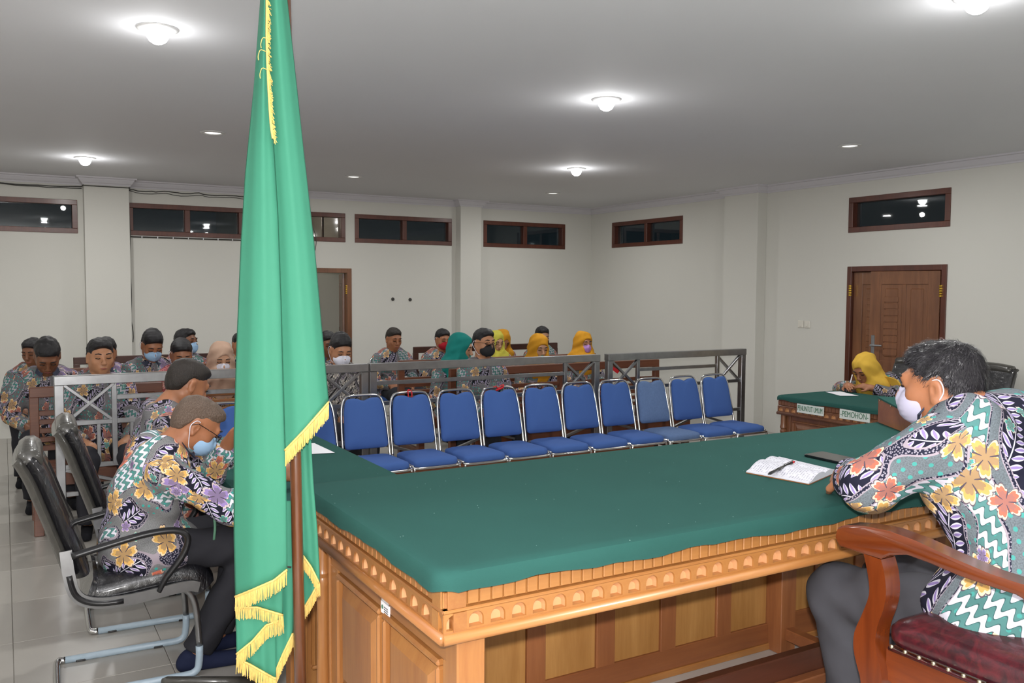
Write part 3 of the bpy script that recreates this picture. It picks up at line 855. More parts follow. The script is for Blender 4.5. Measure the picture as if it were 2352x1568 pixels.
MB().add([q3(0, Wd-.018, 0), q3(Ld, Wd-.018, 0), q3(Ld, Wd, 0), q3(0, Wd, 0), q3(0, Wd-.018, hA), q3(Ld, Wd-.018, hB), q3(Ld, Wd, hB), q3(0, Wd, hA)], [(0, 3, 2, 1), (4, 5, 6, 7), (0, 1, 5, 4), (1, 2, 6, 5), (2, 3, 7, 6), (3, 0, 4, 7)]).build('side_board', 'redwood', ds)
MB().add([q3(0, .018, 0), q3(.016, .018, 0), q3(.016, Wd-.018, 0), q3(0, Wd-.018, 0), q3(0, .018, hA-.002), q3(.016, .018, hA-.003), q3(.016, Wd-.018, hA-.003), q3(0, Wd-.018, hA-.002)], [(0, 3, 2, 1), (4, 5, 6, 7), (0, 1, 5, 4), (1, 2, 6, 5), (2, 3, 7, 6), (3, 0, 4, 7)]).build('end_board', 'redwood', ds)
MB().add([q3(-.003, -.003, hA), q3(Ld, -.003, hB), q3(Ld, Wd+.003, hB), q3(-.003, Wd+.003, hA), q3(-.003, -.003, hA+.008), q3(Ld, -.003, hB+.008), q3(Ld, Wd+.003, hB+.008), q3(-.003, Wd+.003, hA+.008)], [(0, 3, 2, 1), (4, 5, 6, 7), (0, 1, 5, 4), (1, 2, 6, 5), (2, 3, 7, 6), (3, 0, 4, 7)]).build('felt_top', 'felt', ds)
for a in (.03, .16): MB().ell(q3(a, -.004, (hA+(hB-hA)*a/Ld)-.004), (.004, .003, .004), 8, 5).build('tack', 'brass', ds)

# ------------------------------------------------------------------ blue banquet chairs
def rounded_poly(pts, n=5, r=.04):
    pts = [np.array(p, float) for p in pts]; out = []
    N = len(pts)
    for i in range(N):
        a, b_, c = pts[i-1], pts[i], pts[(i+1) % N]
        rr = min(r, np.linalg.norm(a-b_)*.45, np.linalg.norm(c-b_)*.45); p, q = b_+nrm(a-b_)*rr, b_+nrm(c-b_)*rr
        for k in range(n+1):
            t = k/n; out.append((1-t)**2*p+2*t*(1-t)*b_+t*t*q)
    return out
def pillow(outline, th, bulge, inset=(.0, .012, .035, .08)):
    """flat cushion: outline in (u, v), thickness along w; returns rings (u, v, w)"""
    P = np.array(outline); c = P.mean(0); rings = []
    ext = np.abs(P-c).max(0)
    def ring(k, w): q = c+(P-c)*(1-k/ext); return [(a[0], a[1], w) for a in q]
    rings.append(ring(inset[2], -th/2)); rings.append(ring(inset[1]*.3, -th/2+.004)); rings.append(ring(0, -th*.2))
    rings.append(ring(0, th*.25)); rings.append(ring(inset[1]*.6, th/2)); rings.append(ring(inset[2], th/2+bulge*.6)); rings.append(ring(inset[3], th/2+bulge))
    return rings
def banquet_chair(mat='blue'):
    """local: faces -y, back at +y, origin on the floor"""
    t = thing('banquet_chair', None, 'chair')
    w = .1755
    so = rounded_poly([(-.174, -.21), (.174, -.21), (.16, .19), (-.16, .19)], 5, .06)
    mb = MB().loops([[(u, v, .435+q) for u, v, q in r] for r in pillow(so, .045, .018)])
    mb.build('seat', mat, t, 50, world=False)
    tilt = math.radians(13); R = rotm(-tilt+0, 0, 0)
    bo = rounded_poly([(-.163, 0), (.163, 0), (.150, .28), (.128, .365), (.05, .365), (0, .342), (-.05, .365), (-.128, .365), (-.150, .28)], 4, .035)
    rings = [[R@np.array([u, -q, v])+np.array([0, .195, .505]) for u, v, q in r] for r in pillow(bo, .03, .016, (0, .01, .03, .07))]
    MB().loops(rings).build('backrest', mat, t, 50, world=False)
    def bp(u, v, q=0): return R@np.array([u, q, v])+np.array([0, .205, .505])
    hoop = [bp(-w, -.06), bp(-w*.985, .1), bp(-w*.93, .28), bp(-.138, .358), bp(-.10, .382), bp(0, .386), bp(.10, .382), bp(.138, .358), bp(w*.93, .28), bp(w*.985, .1), bp(w, -.06)]
    path = [np.array([-w, .27, 0.0]), np.array([-w, .225, .25]), np.array([-w, .195, .43])]+hoop+[np.array([w, .195, .43]), np.array([w, .225, .25]), np.array([w, .27, 0])]
    MB().tube(smooth_path(path, 4), .0095, 8).build('back_frame', 'chrome', t, True, world=False)
    MB().tube([(w, -.19, .42), (w, .19, .42)], .009, 8).tube([(-w, -.19, .42), (-w, .19, .42)], .009, 8).tube(smooth_path([(-w, -.18, .415), (-w*.93, -.212, .41), (0, -.216, .408), (w*.93, -.212, .41), (w, -.18, .415)], 4), .0095, 8).build('seat_frame', 'chrome', t, True, world=False)
    for sx in (-1, 1):
        MB().tube(smooth_path([(sx*w*.96, -.205, .41), (sx*w, -.212, .36), (sx*w, -.235, 0)], 4), .0095, 8).build('front_leg', 'chrome', t, True, world=False)
        MB().tube([(sx*w, -.225, .17), (sx*w, .235, .17)], .006, 6).build('side_stretcher', 'chrome', t, True, world=False)
    MB().tube([(-w, .232, .2), (w, .232, .2)], .006, 6).build('rear_stretcher', 'chrome', t, True, world=False)
    return t
ords = ['leftmost fully seen', 'second', 'third', 'fourth', 'fifth', 'sixth', 'seventh', 'eighth', 'ninth', 'rightmost']
protoA = banquet_chair('blue'); protoB = banquet_chair('blue_faded')
usedA = False
pitch = .3776
chairs = []
cpos = [(2.23+i*pitch, 5.72, i) for i in range(10)]+[(1.24, 5.72, -3), (1.85, 5.72, -1)]
chair_lab = {0: 'blue banquet chair at left end, partly hidden by the left desk', 1: 'blue banquet chair with one red ribbon tied at back top', 2: 'blue banquet chair between the two ribboned chairs', 3: 'blue banquet chair with long red ribbon tied on its top',
    4: 'blue banquet chair right of the long red ribbon chair', 5: 'blue banquet chair, fifth from the right end of the row', 6: 'blue banquet chair, third left of the faded one', 7: 'faded greyish blue banquet chair near right end of row',
    8: 'blue banquet chair directly right of the faded one', 9: 'last blue banquet chair at the right end of row', -4: 'blue banquet chair beside bowed man with glasses, left of flag', -3: 'blue banquet chair left of the flag behind bowed man with glasses', -2: 'blue banquet chair hidden behind the flag, third from left', -1: 'blue banquet chair just behind the right flag edge'}
chair_lab[6] = 'blue banquet chair directly left of the faded one'; chair_lab[5] = 'blue banquet chair, second left of the faded one'
chair_lab[4] = 'blue banquet chair directly right of the long red ribbon'
for x, y, i in cpos:
    if i == 7: o = protoB
    elif not usedA: o = protoA; usedA = True
    else: o = dup_tree(protoA)
    o.location = (x, y+random.uniform(-.012, .012), 0); o.rotation_euler = (0, 0, random.uniform(-.012, .012))
    tag(o, chair_lab[i], 'chair', 'row of blue banquet chairs')
# long low plank bench standing under the row of chairs
lb = thing('low_bench', 'long low reddish plank bench under the blue chair seats', 'bench', (3.35, 5.70, 0))
MB().box((2.0, 5.685, .235), (4.68, 5.715, .375), .004).build('front_board', 'redwood', lb)
for q in range(8):
    x = 2.235+q*pitch
    MB().box((x-.02, 5.60, .29), (x+.02, 5.685, .315), .003).build('peg', 'darkwood', lb)
for x in (2.05, 4.60): MB().box((x-.03, 5.66, 0), (x+.03, 5.74, .235), .004).build('leg', 'redwood_z', lb)
# a spare one among the benches, where a man sits
oa = dup_tree(protoA); oa.location = (3.62, 9.15, 0); oa.rotation_euler = (0, 0, -.5); tag(oa, 'blue banquet chair by the back door under a seated man', 'chair')
def ribbon(x, y, z, pts, label):
    t = tag(MB().tube(smooth_path([np.array(p)+np.array([x, y, z]) for p in pts], 5), .009, 6, flat=.35).build('red_ribbon', 'ribbon', None, True), label, 'ribbon')
yb = 5.72+.195+.105
ribbon(2.23+pitch, yb, .876, [(-.02, -.03, -.04), (-.018, -.02, .005), (-.005, .012, .018), (.012, .01, .012), (.012, -.02, .0), (.006, -.03, -.035)], 'short red ribbon tied on second chair back')
ribbon(2.23+3*pitch, yb, .876, [(-.045, -.025, .01), (-.02, -.015, .012), (-.002, -.02, -.012), (.015, -.01, .01), (.045, -.02, .022), (.03, -.03, .0), (-.03, -.03, -.018)], 'long red ribbon tied on fourth chair back')

# ------------------------------------------------------------------ public benches (pews)
def pew(x0, x1, yb, top, wm, label, arms=True, seat=.43):
    """slatted bench facing -y; yb is the plane of the backrest"""
    t = thing('slatted_bench', label, 'bench', ((x0+x1)/2, yb, 0), group='slatted public benches')
    MB().box((x0, yb-.02, top-.075), (x1, yb+.025, top), .006).build('top_rail', wm, t)
    n = 6; gap = (top-.08-seat-.06)/n
    for i in range(n-1):
        z = seat+.06+i*gap
        MB().box((x0+.03, yb-.012, z), (x1-.03, yb+.012, z+gap*.58), .003).build('back_slat', wm, t)
    for i in range(7):
        y = yb-.05-i*.062
        MB().box((x0+.02, y-.05, seat-.02), (x1-.02, y, seat), .003).build('seat_slat', wm, t)
    MB().box((x0, yb-.50, seat-.10), (x1, yb-.465, seat-.005), .004).build('front_rail', wm, t)
    m = max(2, int((x1-x0)/1.1)+1)
    for k in range(m):
        x = x0+.03+(x1-x0-.06)*k/(m-1)
        MB().box((x-.03, yb-.022, 0), (x+.03, yb+.03, top-.07), .004).build('back_post', wm, t)
        MB().box((x-.03, yb-.49, 0), (x+.03, yb-.43, seat-.02), .004).build('front_leg', wm, t)
        MB().box((x-.025, yb-.45, .08), (x+.025, yb, .14), .003).build('stretcher', wm, t)
    return t
pew(.14, 1.02, 7.0, .945, 'pew', 'reddish slatted bench at far left end behind the railing')
pew(.98, 2.46, 7.42, .985, 'pew_light', 'orange-brown slatted bench behind the railing left of the flag')
pew(.45, 2.5, 8.45, .95, 'pew', 'brown slatted bench in second row at left')
pew(.60, 2.6, 9.9, .94, 'pew_dark', 'dark bench against the back wall at left')
pew(3.42, 5.80, 7.0, .945, 'pew', 'brown slatted bench behind the middle railing')
pew(3.35, 5.72, 8.0, .945, 'pew', 'brown slatted bench, second row on the right side')
pew(4.28, 6.35, 9.75, .95, 'pew_dark', 'dark brown bench along the back wall at right')
# red cloth scrap on the middle bench end
tag(MB().loops([[at(1403, 840, Y=6.9), at(1425, 850, Y=6.9), at(1418, 858, Y=6.9), at(1405, 848, Y=6.9)], [at(1403, 840, Y=6.93), at(1425, 850, Y=6.93), at(1418, 858, Y=6.93), at(1405, 848, Y=6.93)]]).build('red_cloth', 'ribbon'), 'small red cloth scrap hanging on bench behind steel railing', 'cloth')

# ------------------------------------------------------------------ steel railing in three lengths
RY = 6.37
def railing(x0, x1, left_x, right_x, label, mids):
    t = thing('steel_railing', label, 'railing', ((x0+x1)/2, RY, 0), group='steel railing lengths')
    zt = 1.075; hw = .03; bw = .016
    def B(name, a, b_, w=.03, h=.03): return MB().bar(a, b_, w, h, (0, 1, 0) if abs(b_[2]-a[2]) > abs(b_[0]-a[0]) else (0, 0, 1), .002).build(name, 'steel', t)
    MB().box((x0, RY-.035, zt-.06), (x1, RY+.035, zt), .003).build('top_rail', 'steel', t)
    for x in (x0, x1): MB().box((x-.0 if x == x0 else x-.055, RY-.027, 0), (x+.055 if x == x0 else x, RY+.027, zt-.06), .003).build('post', 'steel', t)
    za, zb_, zc, zd = zt-.155, zt-.315, zt-.60, zt-.78
    a, b_ = x0+.055, x1-.055; cw = .30
    L = a+cw if left_x else a; Rr = b_-cw if right_x else b_
    for xx in ([L] if left_x else [])+([Rr] if right_x else []):
        B('post', (xx, RY, zc), (xx, RY, zt-.06), .032, .032)
    B('middle_rail', (L, RY, za), (Rr, RY, za), .024, .03)
    B('lower_rail', (a, RY, zb_), (b_, RY, zb_), .028, .03)
    B('lower_rail', (a, RY, zc), (b_, RY, zc), .028, .03)
    B('lower_rail', (a, RY, zd), (b_, RY, zd), .028, .03)
    for (p, q, on) in ((a, L, left_x), (Rr, b_, right_x)):
        if on:
            B('cross_bar', (p, RY-.004, zb_), (q, RY-.004, zt-.06), .028, .02); B('cross_bar', (p, RY+.006, zt-.06), (q, RY+.006, zb_), .028, .02)
    n = mids
    for k in range(1, n+1):
        x = a+(b_-a)*k/(n+1); B('baluster', (x, RY, zc), (x, RY, zb_), .024, .024)
    m = max(2, int((b_-a)/.42)); 
    for k in range(m):
        p, q = a+(b_-a)*k/m, a+(b_-a)*(k+1)/m
        B('zigzag_bar', (p, RY, zd if k % 2 else zc-.02), (q, RY, zc-.02 if k % 2 else zd), .024, .022)
    for x in (x0+.027, x1-.027): MB().box((x-.05, RY-.05, 0), (x+.05, RY+.05, .008), .002).build('foot_plate', 'steel', t)
    return t
railing(.27, 2.41, True, True, 'steel railing left of centre, crossing behind the flag', 9)
railing(2.425, 4.59, False, True, 'middle steel railing behind the blue chairs', 9)
railing(4.68, 6.37, True, True, 'short steel railing at right end by the white wall', 7)

# ------------------------------------------------------------------ black cantilever visitor chairs
def profile_slab(path, widths, th, name, mat, t, ends=True):
    """padded slab swept along a (y, z) path, rounded at its sides"""
    P = [np.array(p, float) for p in path]; rings = []
    for i, p in enumerate(P):
        a = P[max(i-1, 0)]; b_ = P[min(i+1, len(P)-1)]; d = nrm(b_-a); n = np.array([-d[1], d[0]])
        w = widths if np.isscalar(widths) else widths[i]; tt = th if np.isscalar(th) else th[i]
        prof = [(-w, 0), (-w+.012, .5), (-w+.04, .9), (-w*.5, 1.05), (0, 1.1), (w*.5, 1.05), (w-.04, .9), (w-.012, .5), (w, 0), (w-.012, -.35), (w-.05, -.5), (-w+.05, -.5), (-w+.012, -.35)]
        rings.append([(x, p[0]+n[0]*k*tt, p[1]+n[1]*k*tt) for x, k in prof])
    return MB().loops(rings).build(name, mat, t, 60, world=False)
def visitor_chair(label, loc, rz):
    """local: faces +y"""
    t = thing('visitor_chair', label, 'chair', loc, rz, group='black wrapped visitor chairs')
    back = smooth_path([(-.17, .50), (-.205, .61), (-.255, .76), (-.30, .89), (-.335, .965), (-.35, .98)], 5)
    profile_slab([(y, z) for y, z in back], .225, [.045]*len(back), 'backrest', 'leather', t)
    shell = [(y-.045, z+.004) for y, z in back]
    profile_slab(shell, .232, [.03]*len(shell), 'back_shell', 'leather_grey', t)
    MB().tube([(x, -.352+.0*x, .99-.25*abs(x)**2*2) for x in np.linspace(-.2, .2, 12)], .048, 10).build('head_roll', 'leather_grey', t, True, world=False)
    seat = smooth_path([(.27, .425), (.24, .47), (.16, .49), (.0, .475), (-.12, .46), (-.165, .475)], 5)
    profile_slab([(y, z-.055) for y, z in seat][::-1], .235, .072, 'seat', 'leather', t)
    for sx in (-1, 1):
        x = sx*.245
        strip = smooth_path([(-.235, .62), (-.225, .52), (-.20, .435), (-.13, .395), (0, .39), (.20, .41), (.26, .40)], 5)
        MB().loops([[(x-.006, p[0]+.022*n[0], p[1]+.022*n[1]), (x+.006, p[0]+.022*n[0], p[1]+.022*n[1]), (x+.006, p[0]-.022*n[0], p[1]-.022*n[1]), (x-.006, p[0]-.022*n[0], p[1]-.022*n[1])]
                    for p, n in ((strip[i], (lambda d: np.array([-d[1], d[0]]))(nrm(strip[min(i+1, len(strip)-1)]-strip[max(i-1, 0)]))) for i in range(len(strip)))]).build('side_plate', 'steel', t, world=False)
        ins = strip[5:20]
        MB().tube([(x+sx*.008, p[0], p[1]) for p in ins], .011, 6).build('side_inlay', 'black_plastic', t, True, world=False)
        arm = smooth_path([(-.215, .60), (-.10, .625), (.06, .655), (.17, .655), (.215, .62), (.195, .55), (.13, .465), (.10, .41)], 6)
        MB().tube([(x+sx*.02, p[0], p[1]) for p in arm], [.019]*(len(arm)-12)+list(np.linspace(.019, .014, 12)), 10, flat=.7).build('armrest', 'black_plastic', t, True, world=False)
        # sled base: down at the front, back along the floor
        leg = smooth_path([(-.16, .40), (.10, .40), (.20, .385), (.245, .33), (.26, .20), (.262, .07), (.24, .018), (.15, .013)], 6)
        cut = 28
        MB().tube([(sx*.20, p[0], p[1]) for p in leg[:cut]], .0135, 10).build('base_tube', 'steel', t, True, world=False)
        MB().tube([(sx*.20, p[0], p[1]) for p in leg[cut-1:]]+[(sx*.20, -.24, .013)], .0155, 10).build('wrapped_runner', 'blue_wrap', t, True, world=False)
        MB().box((sx*.20-.016, -.2, -.0), (sx*.20+.016, -.16, .012), .003).build('foot_pad', 'black_plastic', t, world=False)
        MB().box((sx*.20-.016, .12, -.0), (sx*.20+.016, .16, .012), .003).build('foot_pad', 'black_plastic', t, world=False)
    MB().tube(smooth_path([(-.2, -.24, .014), (-.19, -.27, .014), (-.1, -.275, .014), (.1, -.275, .014), (.19, -.27, .014), (.2, -.24, .014)], 4), .0145, 10).build('rear_cross_tube', 'chrome', t, True, world=False)
    MB().tube([(-.20, .05, .40), (.20, .05, .40)], .012, 8).build('seat_cross_tube', 'steel', t, True, world=False)
    return t
VC1 = (.43, 4.03); VC2 = (.60, 4.72)
visitor_chair('nearest black wrapped visitor chair at lower left', (*VC1, 0), -PI/2-math.radians(2))
visitor_chair('black wrapped visitor chair behind the nearest one at left', (*VC2, 0), -PI/2-math.radians(2))
visitor_chair('black wrapped visitor chair under the woman in yellow hijab', (7.10, 5.22, 0), PI/2)
visitor_chair('empty black visitor chair right of the writing woman', (7.12, 4.52, 0), PI/2)
visitor_chair('empty black visitor chair at far right behind seated judge', (7.12, 3.68, 0), PI/2-.1)
# ================================================================== FLAG
FD = 2.42
PB = at(690, 1568, D=2.5); PT = at(656, 0, D=2.5)
ax = nrm(PT-PB)
base_p = PB+ax*((DAIS-PB[2])/ax[2]); top_p = PB+ax*((2.84-PB[2])/ax[2])
flag = thing('flag', 'tall green flag with gold fringe furled on a brown wooden pole', 'flag', base_p)
MB().tube([base_p+ax*.02, base_p+ax*.9, top_p-ax*.05], [.0165, .0162, .015], 16).build('pole', 'pole', flag, True)
MB().lathe([(.125, 0), (.125, .03), (.10, .045), (.05, .07), (.035, .12), (.03, .2), (.021, .21), (.021, .03)], 24, base_p).build('base', 'darkwood', flag, 50)
pc = MB(); pc.lathe([(.0001, .05), (.008, .04), (.016, .012), (.02, 0), (.017, -.03)], 14, top_p-ax*.05); pc.build('finial', 'gold_metal', flag, True)
def edge(tab): return lambda y: lerp_tab(tab, y)
TOPY = -170
def flag_sheet(xl, xr, hem, depth, nu=26, nv=70, top=TOPY, ripple=.006, phase=0., bow=.03, th=.0014, name='cloth_fold'):
    """one hanging fold: side edges given as sight lines, hem as a line, depth gives its real distance"""
    hx = [h[0] for h in hem]; hy = [h[1] for h in hem]
    def P(u, v):
        y = TOPY
        yb = None
        # hem height for this u: iterate because the side edges lean
        yb = sum(hy)/len(hy)
        for _ in range(5):
            x = xl(yb)+(xr(yb)-xl(yb))*u; yb = float(np.interp(x, hx, hy))
        y = top+(yb-top)*v; x = xl(y)+(xr(y)-xl(y))*u
        d = depth(u, (y-TOPY)/1740.)-bow*math.sin(PI*u)+ripple*math.sin(u*9+phase+v*2.2)*(.3+v)+.4*ripple*math.sin(u*21+phase*2-v*3)
        return at(x, y, D=d)
    mb = MB().grid(P, nu, nv)
    o = mb.build(name, 'flag', flag, True, fixn=False)
    sm = o.modifiers.new('thick', 'SOLIDIFY'); sm.thickness = th; sm.offset = 0
    H = [P(i/90, 1.0) for i in range(91)]
    return o, H
def fringe(H, length, name='fringe', parent=None, lean=(0, 0, 0)):
    H = [np.array(p) for p in H]; seg = [0]
    for i in range(1, len(H)): seg.append(seg[-1]+np.linalg.norm(H[i]-H[i-1]))
    L = seg[-1]; n = int(L/.0017); mb = MB(); seg = np.array(seg); A = np.array(H)
    tw = []
    for i in range(n):
        s = (i+.5)/n*L; p = np.array([np.interp(s, seg, A[:, k]) for k in range(3)])
        d = nrm(np.array([np.interp(min(s+.004, L), seg, A[:, k]) for k in range(3)])-np.array([np.interp(max(s-.004, 0), seg, A[:, k]) for k in range(3)]))
        ln = length*random.uniform(.86, 1.06); off = _fw*random.uniform(-.004, .002)
        sway = d*random.uniform(-.004, .004)+np.array(lean)
        w = d*.0012; q1 = p+np.array([0, 0, -ln*.5])+sway*.5+off*.6; q2 = p+np.array([0, 0, -ln])+sway+off
        w2 = np.array([_r0[0], _r0[1], 0])*.0011
        b_ = len(mb.v)
        t1 = -_fw*.0010
        mb.v += [tuple(p-w2+off*.3), tuple(p+w2+off*.3), tuple(q1+w2), tuple(q1-w2), tuple(q2+w2*.8), tuple(q2-w2*.8), tuple(p+t1), tuple(q1+t1), tuple(q2+t1)]
        mb.f += [(b_, b_+6, b_+7, b_+3), (b_+6, b_+1, b_+2, b_+7), (b_+3, b_+7, b_+8, b_+5), (b_+7, b_+2, b_+4, b_+8)]
    o = mb.build(name, 'gold', parent or flag, False, fixn=False); tag(o, kind='stuff')
    hb = MB().tube([p-_fw*.002-np.array([0, 0, .002]) for p in H[::3]], .0032, 6).build('braid', 'gold', parent or flag, True)
    return o
seam = edge([(-200, 612), (0, 616), (200, 622), (335, 630), (500, 640), (700, 647), (900, 652), (1065, 657), (1330, 660)])
Lft = edge([(-200, 600), (0, 598), (200, 583), (400, 563), (560, 553), (800, 543), (1000, 537), (1240, 537), (1400, 541), (1560, 545)])
Rgt = edge([(-200, 652), (0, 660), (200, 682), (340, 697), (560, 722), (760, 740), (940, 757)])
o, HM = flag_sheet(Lft, seam, [(530, 1372), (580, 1352), (630, 1330), (662, 1304)], lambda u, v: FD+.012+.03*(1-u), bow=.035, ripple=.0022)
fringe(HM, .045)
o, HM = flag_sheet(lambda y: seam(y)-1.5, Rgt, [(640, 1040), (657, 1030), (700, 985), (735, 945), (760, 915)], lambda u, v: FD-.03*math.sin(PI*u)*.4+.02*u, bow=.022, ripple=.0018, phase=1.3)
fringe(HM, .046)
# the turn of the cloth behind the pole
Rg2 = edge([(-200, 652), (0, 658), (340, 690), (760, 718), (1019, 715), (1111, 720), (1216, 729), (1308, 734), (1400, 736)])
o, HM = flag_sheet(lambda y: seam(y)+10, Rg2, [(640, 1200), (692, 1268), (715, 1300), (735, 1340)], lambda u, v: FD+.125-.02*u, bow=.012, ripple=.003, phase=.4)
fringe(HM[34:], .042)
o, HM = flag_sheet(lambda y: seam(y)+10, Rg2, [(640, 1480), (695, 1400), (718, 1362), (737, 1325)], lambda u, v: FD+.142-.02*u, bow=.01, ripple=.003, phase=2., top=1000)
fringe(HM[34:], .04)
# zigzag folds at the lower left
xr_ = lambda x: (lambda y: x)
o, HM = flag_sheet(Lft, xr_(650), [(535, 1394), (590, 1392), (650, 1410)], lambda u, v: FD+.055, bow=.01, ripple=.004, phase=.7, top=1150, nv=24); fringe(HM, .036)
o, HM = flag_sheet(Lft, xr_(651), [(538, 1504), (580, 1470), (612, 1433), (651, 1420)], lambda u, v: FD+.066, bow=.01, ripple=.004, phase=1.9, top=1150, nv=24); fringe(HM, .043)
o, HM = flag_sheet(Lft, xr_(634), [(540, 1508), (572, 1522), (630, 1555)], lambda u, v: FD+.08, bow=.01, ripple=.004, phase=2.9, top=1150, nv=24); fringe(HM, .045)
o, HM = flag_sheet(xr_(592), xr_(673), [(592, 1570), (628, 1552), (650, 1500), (673, 1452)], lambda u, v: FD+.094, bow=.008, ripple=.004, phase=.9, top=1150, nv=24); fringe(HM, .043)
# gold edge hanging down the hoist at the top
hp_ = smooth_path([at(x, y, D=FD-.03) for x, y in ((611, -165), (613, 0), (613, 100), (617, 200), (622, 280), (627, 318))], 12)
mb = MB().tube(hp_, .0036, 6)
for i in range(260):
    k = random.uniform(0, len(hp_)-1.01); p = hp_[int(k)]*(1-k % 1)+hp_[int(k)+1]*(k % 1)
    q = p+_r*random.uniform(.004, .013)-_u*random.uniform(.006, .02)-_fw*random.uniform(-.001, .004)
    mb.tube([p, (p+q)/2+_r*.002, q], .0009, 4)
for (x, y) in ((612, 90), (606, 118), (610, 160)):
    p = at(x+4, y, D=FD-.034); mb.tube(smooth_path([p, p-_r*.014+_u*.004, p-_r*.02-_u*.012, p-_r*.019-_u*.024], 4), .0011, 5)
tag(mb.build('hoist_fringe', 'gold', flag, False), kind='stuff')
for k in (0, 1): 
    p = at(652+k*4, 60+k*430, D=2.47)
MB().tube([at(660, 1301, D=2.47), at(668, 1302, D=2.485)], .0025, 6).build('tie', 'cable', flag)

# ================================================================== JUDGE'S ARMCHAIR
AX = 1.955
ac = thing('judge_armchair', 'carved mahogany armchair with burgundy seat at lower right', 'chair', (AX+.31, 1.25, DAIS))
def yz(x, y, X=AX): p = at(x, y, X=X); return (p[1], p[2])
def side_arm(X, t):
    ta = [(1938, 1222), (1942, 1207), (1958, 1202), (2000, 1204), (2060, 1216), (2120, 1238), (2200, 1275), (2290, 1313), (2352, 1333), (2420, 1352)]
    ba = [(2420, 1405), (2352, 1361), (2300, 1345), (2220, 1318), (2150, 1288), (2100, 1270), (2060, 1270), (2040, 1280), (2000, 1268), (1945, 1250), (1938, 1236)]
    poly = [yz(x, y) for x, y in ta]+[(.925, 1.0), (.925, .95)]+[yz(x, y) for x, y in ba]
    mb = MB(); n = len(poly); c = np.array(poly)
    rings = []
    for off, ins in ((-.032, .006), (-.027, 0), (.027, 0), (.032, .006)):
        cen = c.mean(0); rings.append([(X+off, p[0], p[1]-(ins if i < len(ta)+1 else -ins)) for i, p in enumerate(c)])
    mb.loops(rings).build('armrest', 'mahog', t, 40)
    fl_ = [(2000, 1262), (2010, 1300), (2013, 1335), (1998, 1368), (1980, 1400), (1978, 1430), (1986, 1460), (1995, 1490), (1990, 1525), (1975, 1560), (1966, 1590), (1960, 1640), (1958, 1720)]
    fr_ = [(2006, 1720), (2016, 1640), (2030, 1590), (2040, 1545), (2043, 1490), (2038, 1462), (2028, 1430), (2032, 1395), (2046, 1365), (2052, 1335), (2048, 1300), (2040, 1275)]
    poly = [yz(x, y) for x, y in fl_+fr_]
    zmin = min(p[1] for p in poly); poly = [(p[0], DAIS+.001+(p[1]-zmin)*((1.0-DAIS)/(1.0-zmin)) if p[1] < 1.0 else p[1]) for p in poly]
    P2 = [tuple(p) for p in smooth_path(poly, 3)]
    MB().prism(P2, 'x', X-.028, X+.028).build('front_post', 'mahog_z', t, 35)
side_arm(AX, ac); side_arm(AX+.62, ac)
sy1 = yz(2045, 1490)[0]; SZ = .735; sy0 = sy1-.50
# seat rails with scalloped underside
for X in (AX+.012, AX+.608):
    pts = [(sy1+.01, SZ-.005), (sy1+.01, SZ-.085), (sy1-.04, SZ-.10), (sy1-.06, SZ-.085), (sy1-.09, SZ-.06), (sy1-.14, SZ-.055), (sy1-.36, SZ-.055), (sy1-.42, SZ-.065), (sy1-.46, SZ-.10), (sy0, SZ-.10), (sy0, SZ-.005)]
    MB().prism([tuple(p) for p in pts], 'x', X-.014, X+.014).build('side_rail', 'mahog', ac, 30)
    MB().tube([(X-.017, sy1, SZ-.0), (X-.017, sy0, SZ-.0)], .006, 6).build('welt', 'burgundy', ac, True)
MB().box((AX+.02, sy1-.015, SZ-.09), (AX+.6, sy1+.015, SZ-.005), .004).build('front_rail', 'mahog', ac)
MB().box((AX+.02, sy0-.015, SZ-.09), (AX+.6, sy0+.015, SZ-.005), .004).build('back_rail', 'mahog', ac)
so = rounded_poly([(AX+.0, sy0), (AX+.62, sy0), (AX+.62, sy1+.02), (AX+.0, sy1+.02)], 5, .05)
MB().loops([[(u, v, SZ+.034+q) for u, v, q in r] for r in pillow(so, .06, .035, (0, .02, .05, .12))]).build('seat_cushion', 'burgundy', ac, 60)
me = None
for k in range(13):
    y = sy1-.008-k*.039
    loc = (AX-.006, y, SZ+.006)
    if me is None: o = MB().ell((0, 0, 0), (.0055, .0065, .0065), 10, 6).build('nail', 'brass', ac, True, world=False); me = o.data; o.location = np.array(loc)-origin(ac)
    else: piece(me, 'nail', ac, loc)
for X in (AX+.02, AX+.6):
    MB().tube([(X, sy0-.02, DAIS), (X, sy0-.0, SZ-.06), (X, sy0-.02, SZ+.2), (X, sy0-.09, SZ+.62)], .026, 10).build('back_post', 'mahog_z', ac, True)
bo = rounded_poly([(AX+.05, SZ+.12), (AX+.57, SZ+.12), (AX+.57, SZ+.55), (AX+.31, SZ+.62), (AX+.05, SZ+.55)], 5, .06)
MB().loops([[(u, sy0-.03-(v-SZ)*.12-q*-1, v) for u, v, q in r] for r in pillow(bo, .05, .03)]).build('back_cushion', 'burgundy', ac, 60)
MB().box((AX, sy0-.125, SZ+.56), (AX+.62, sy0-.065, SZ+.66), .02).build('crest_rail', 'mahog', ac)

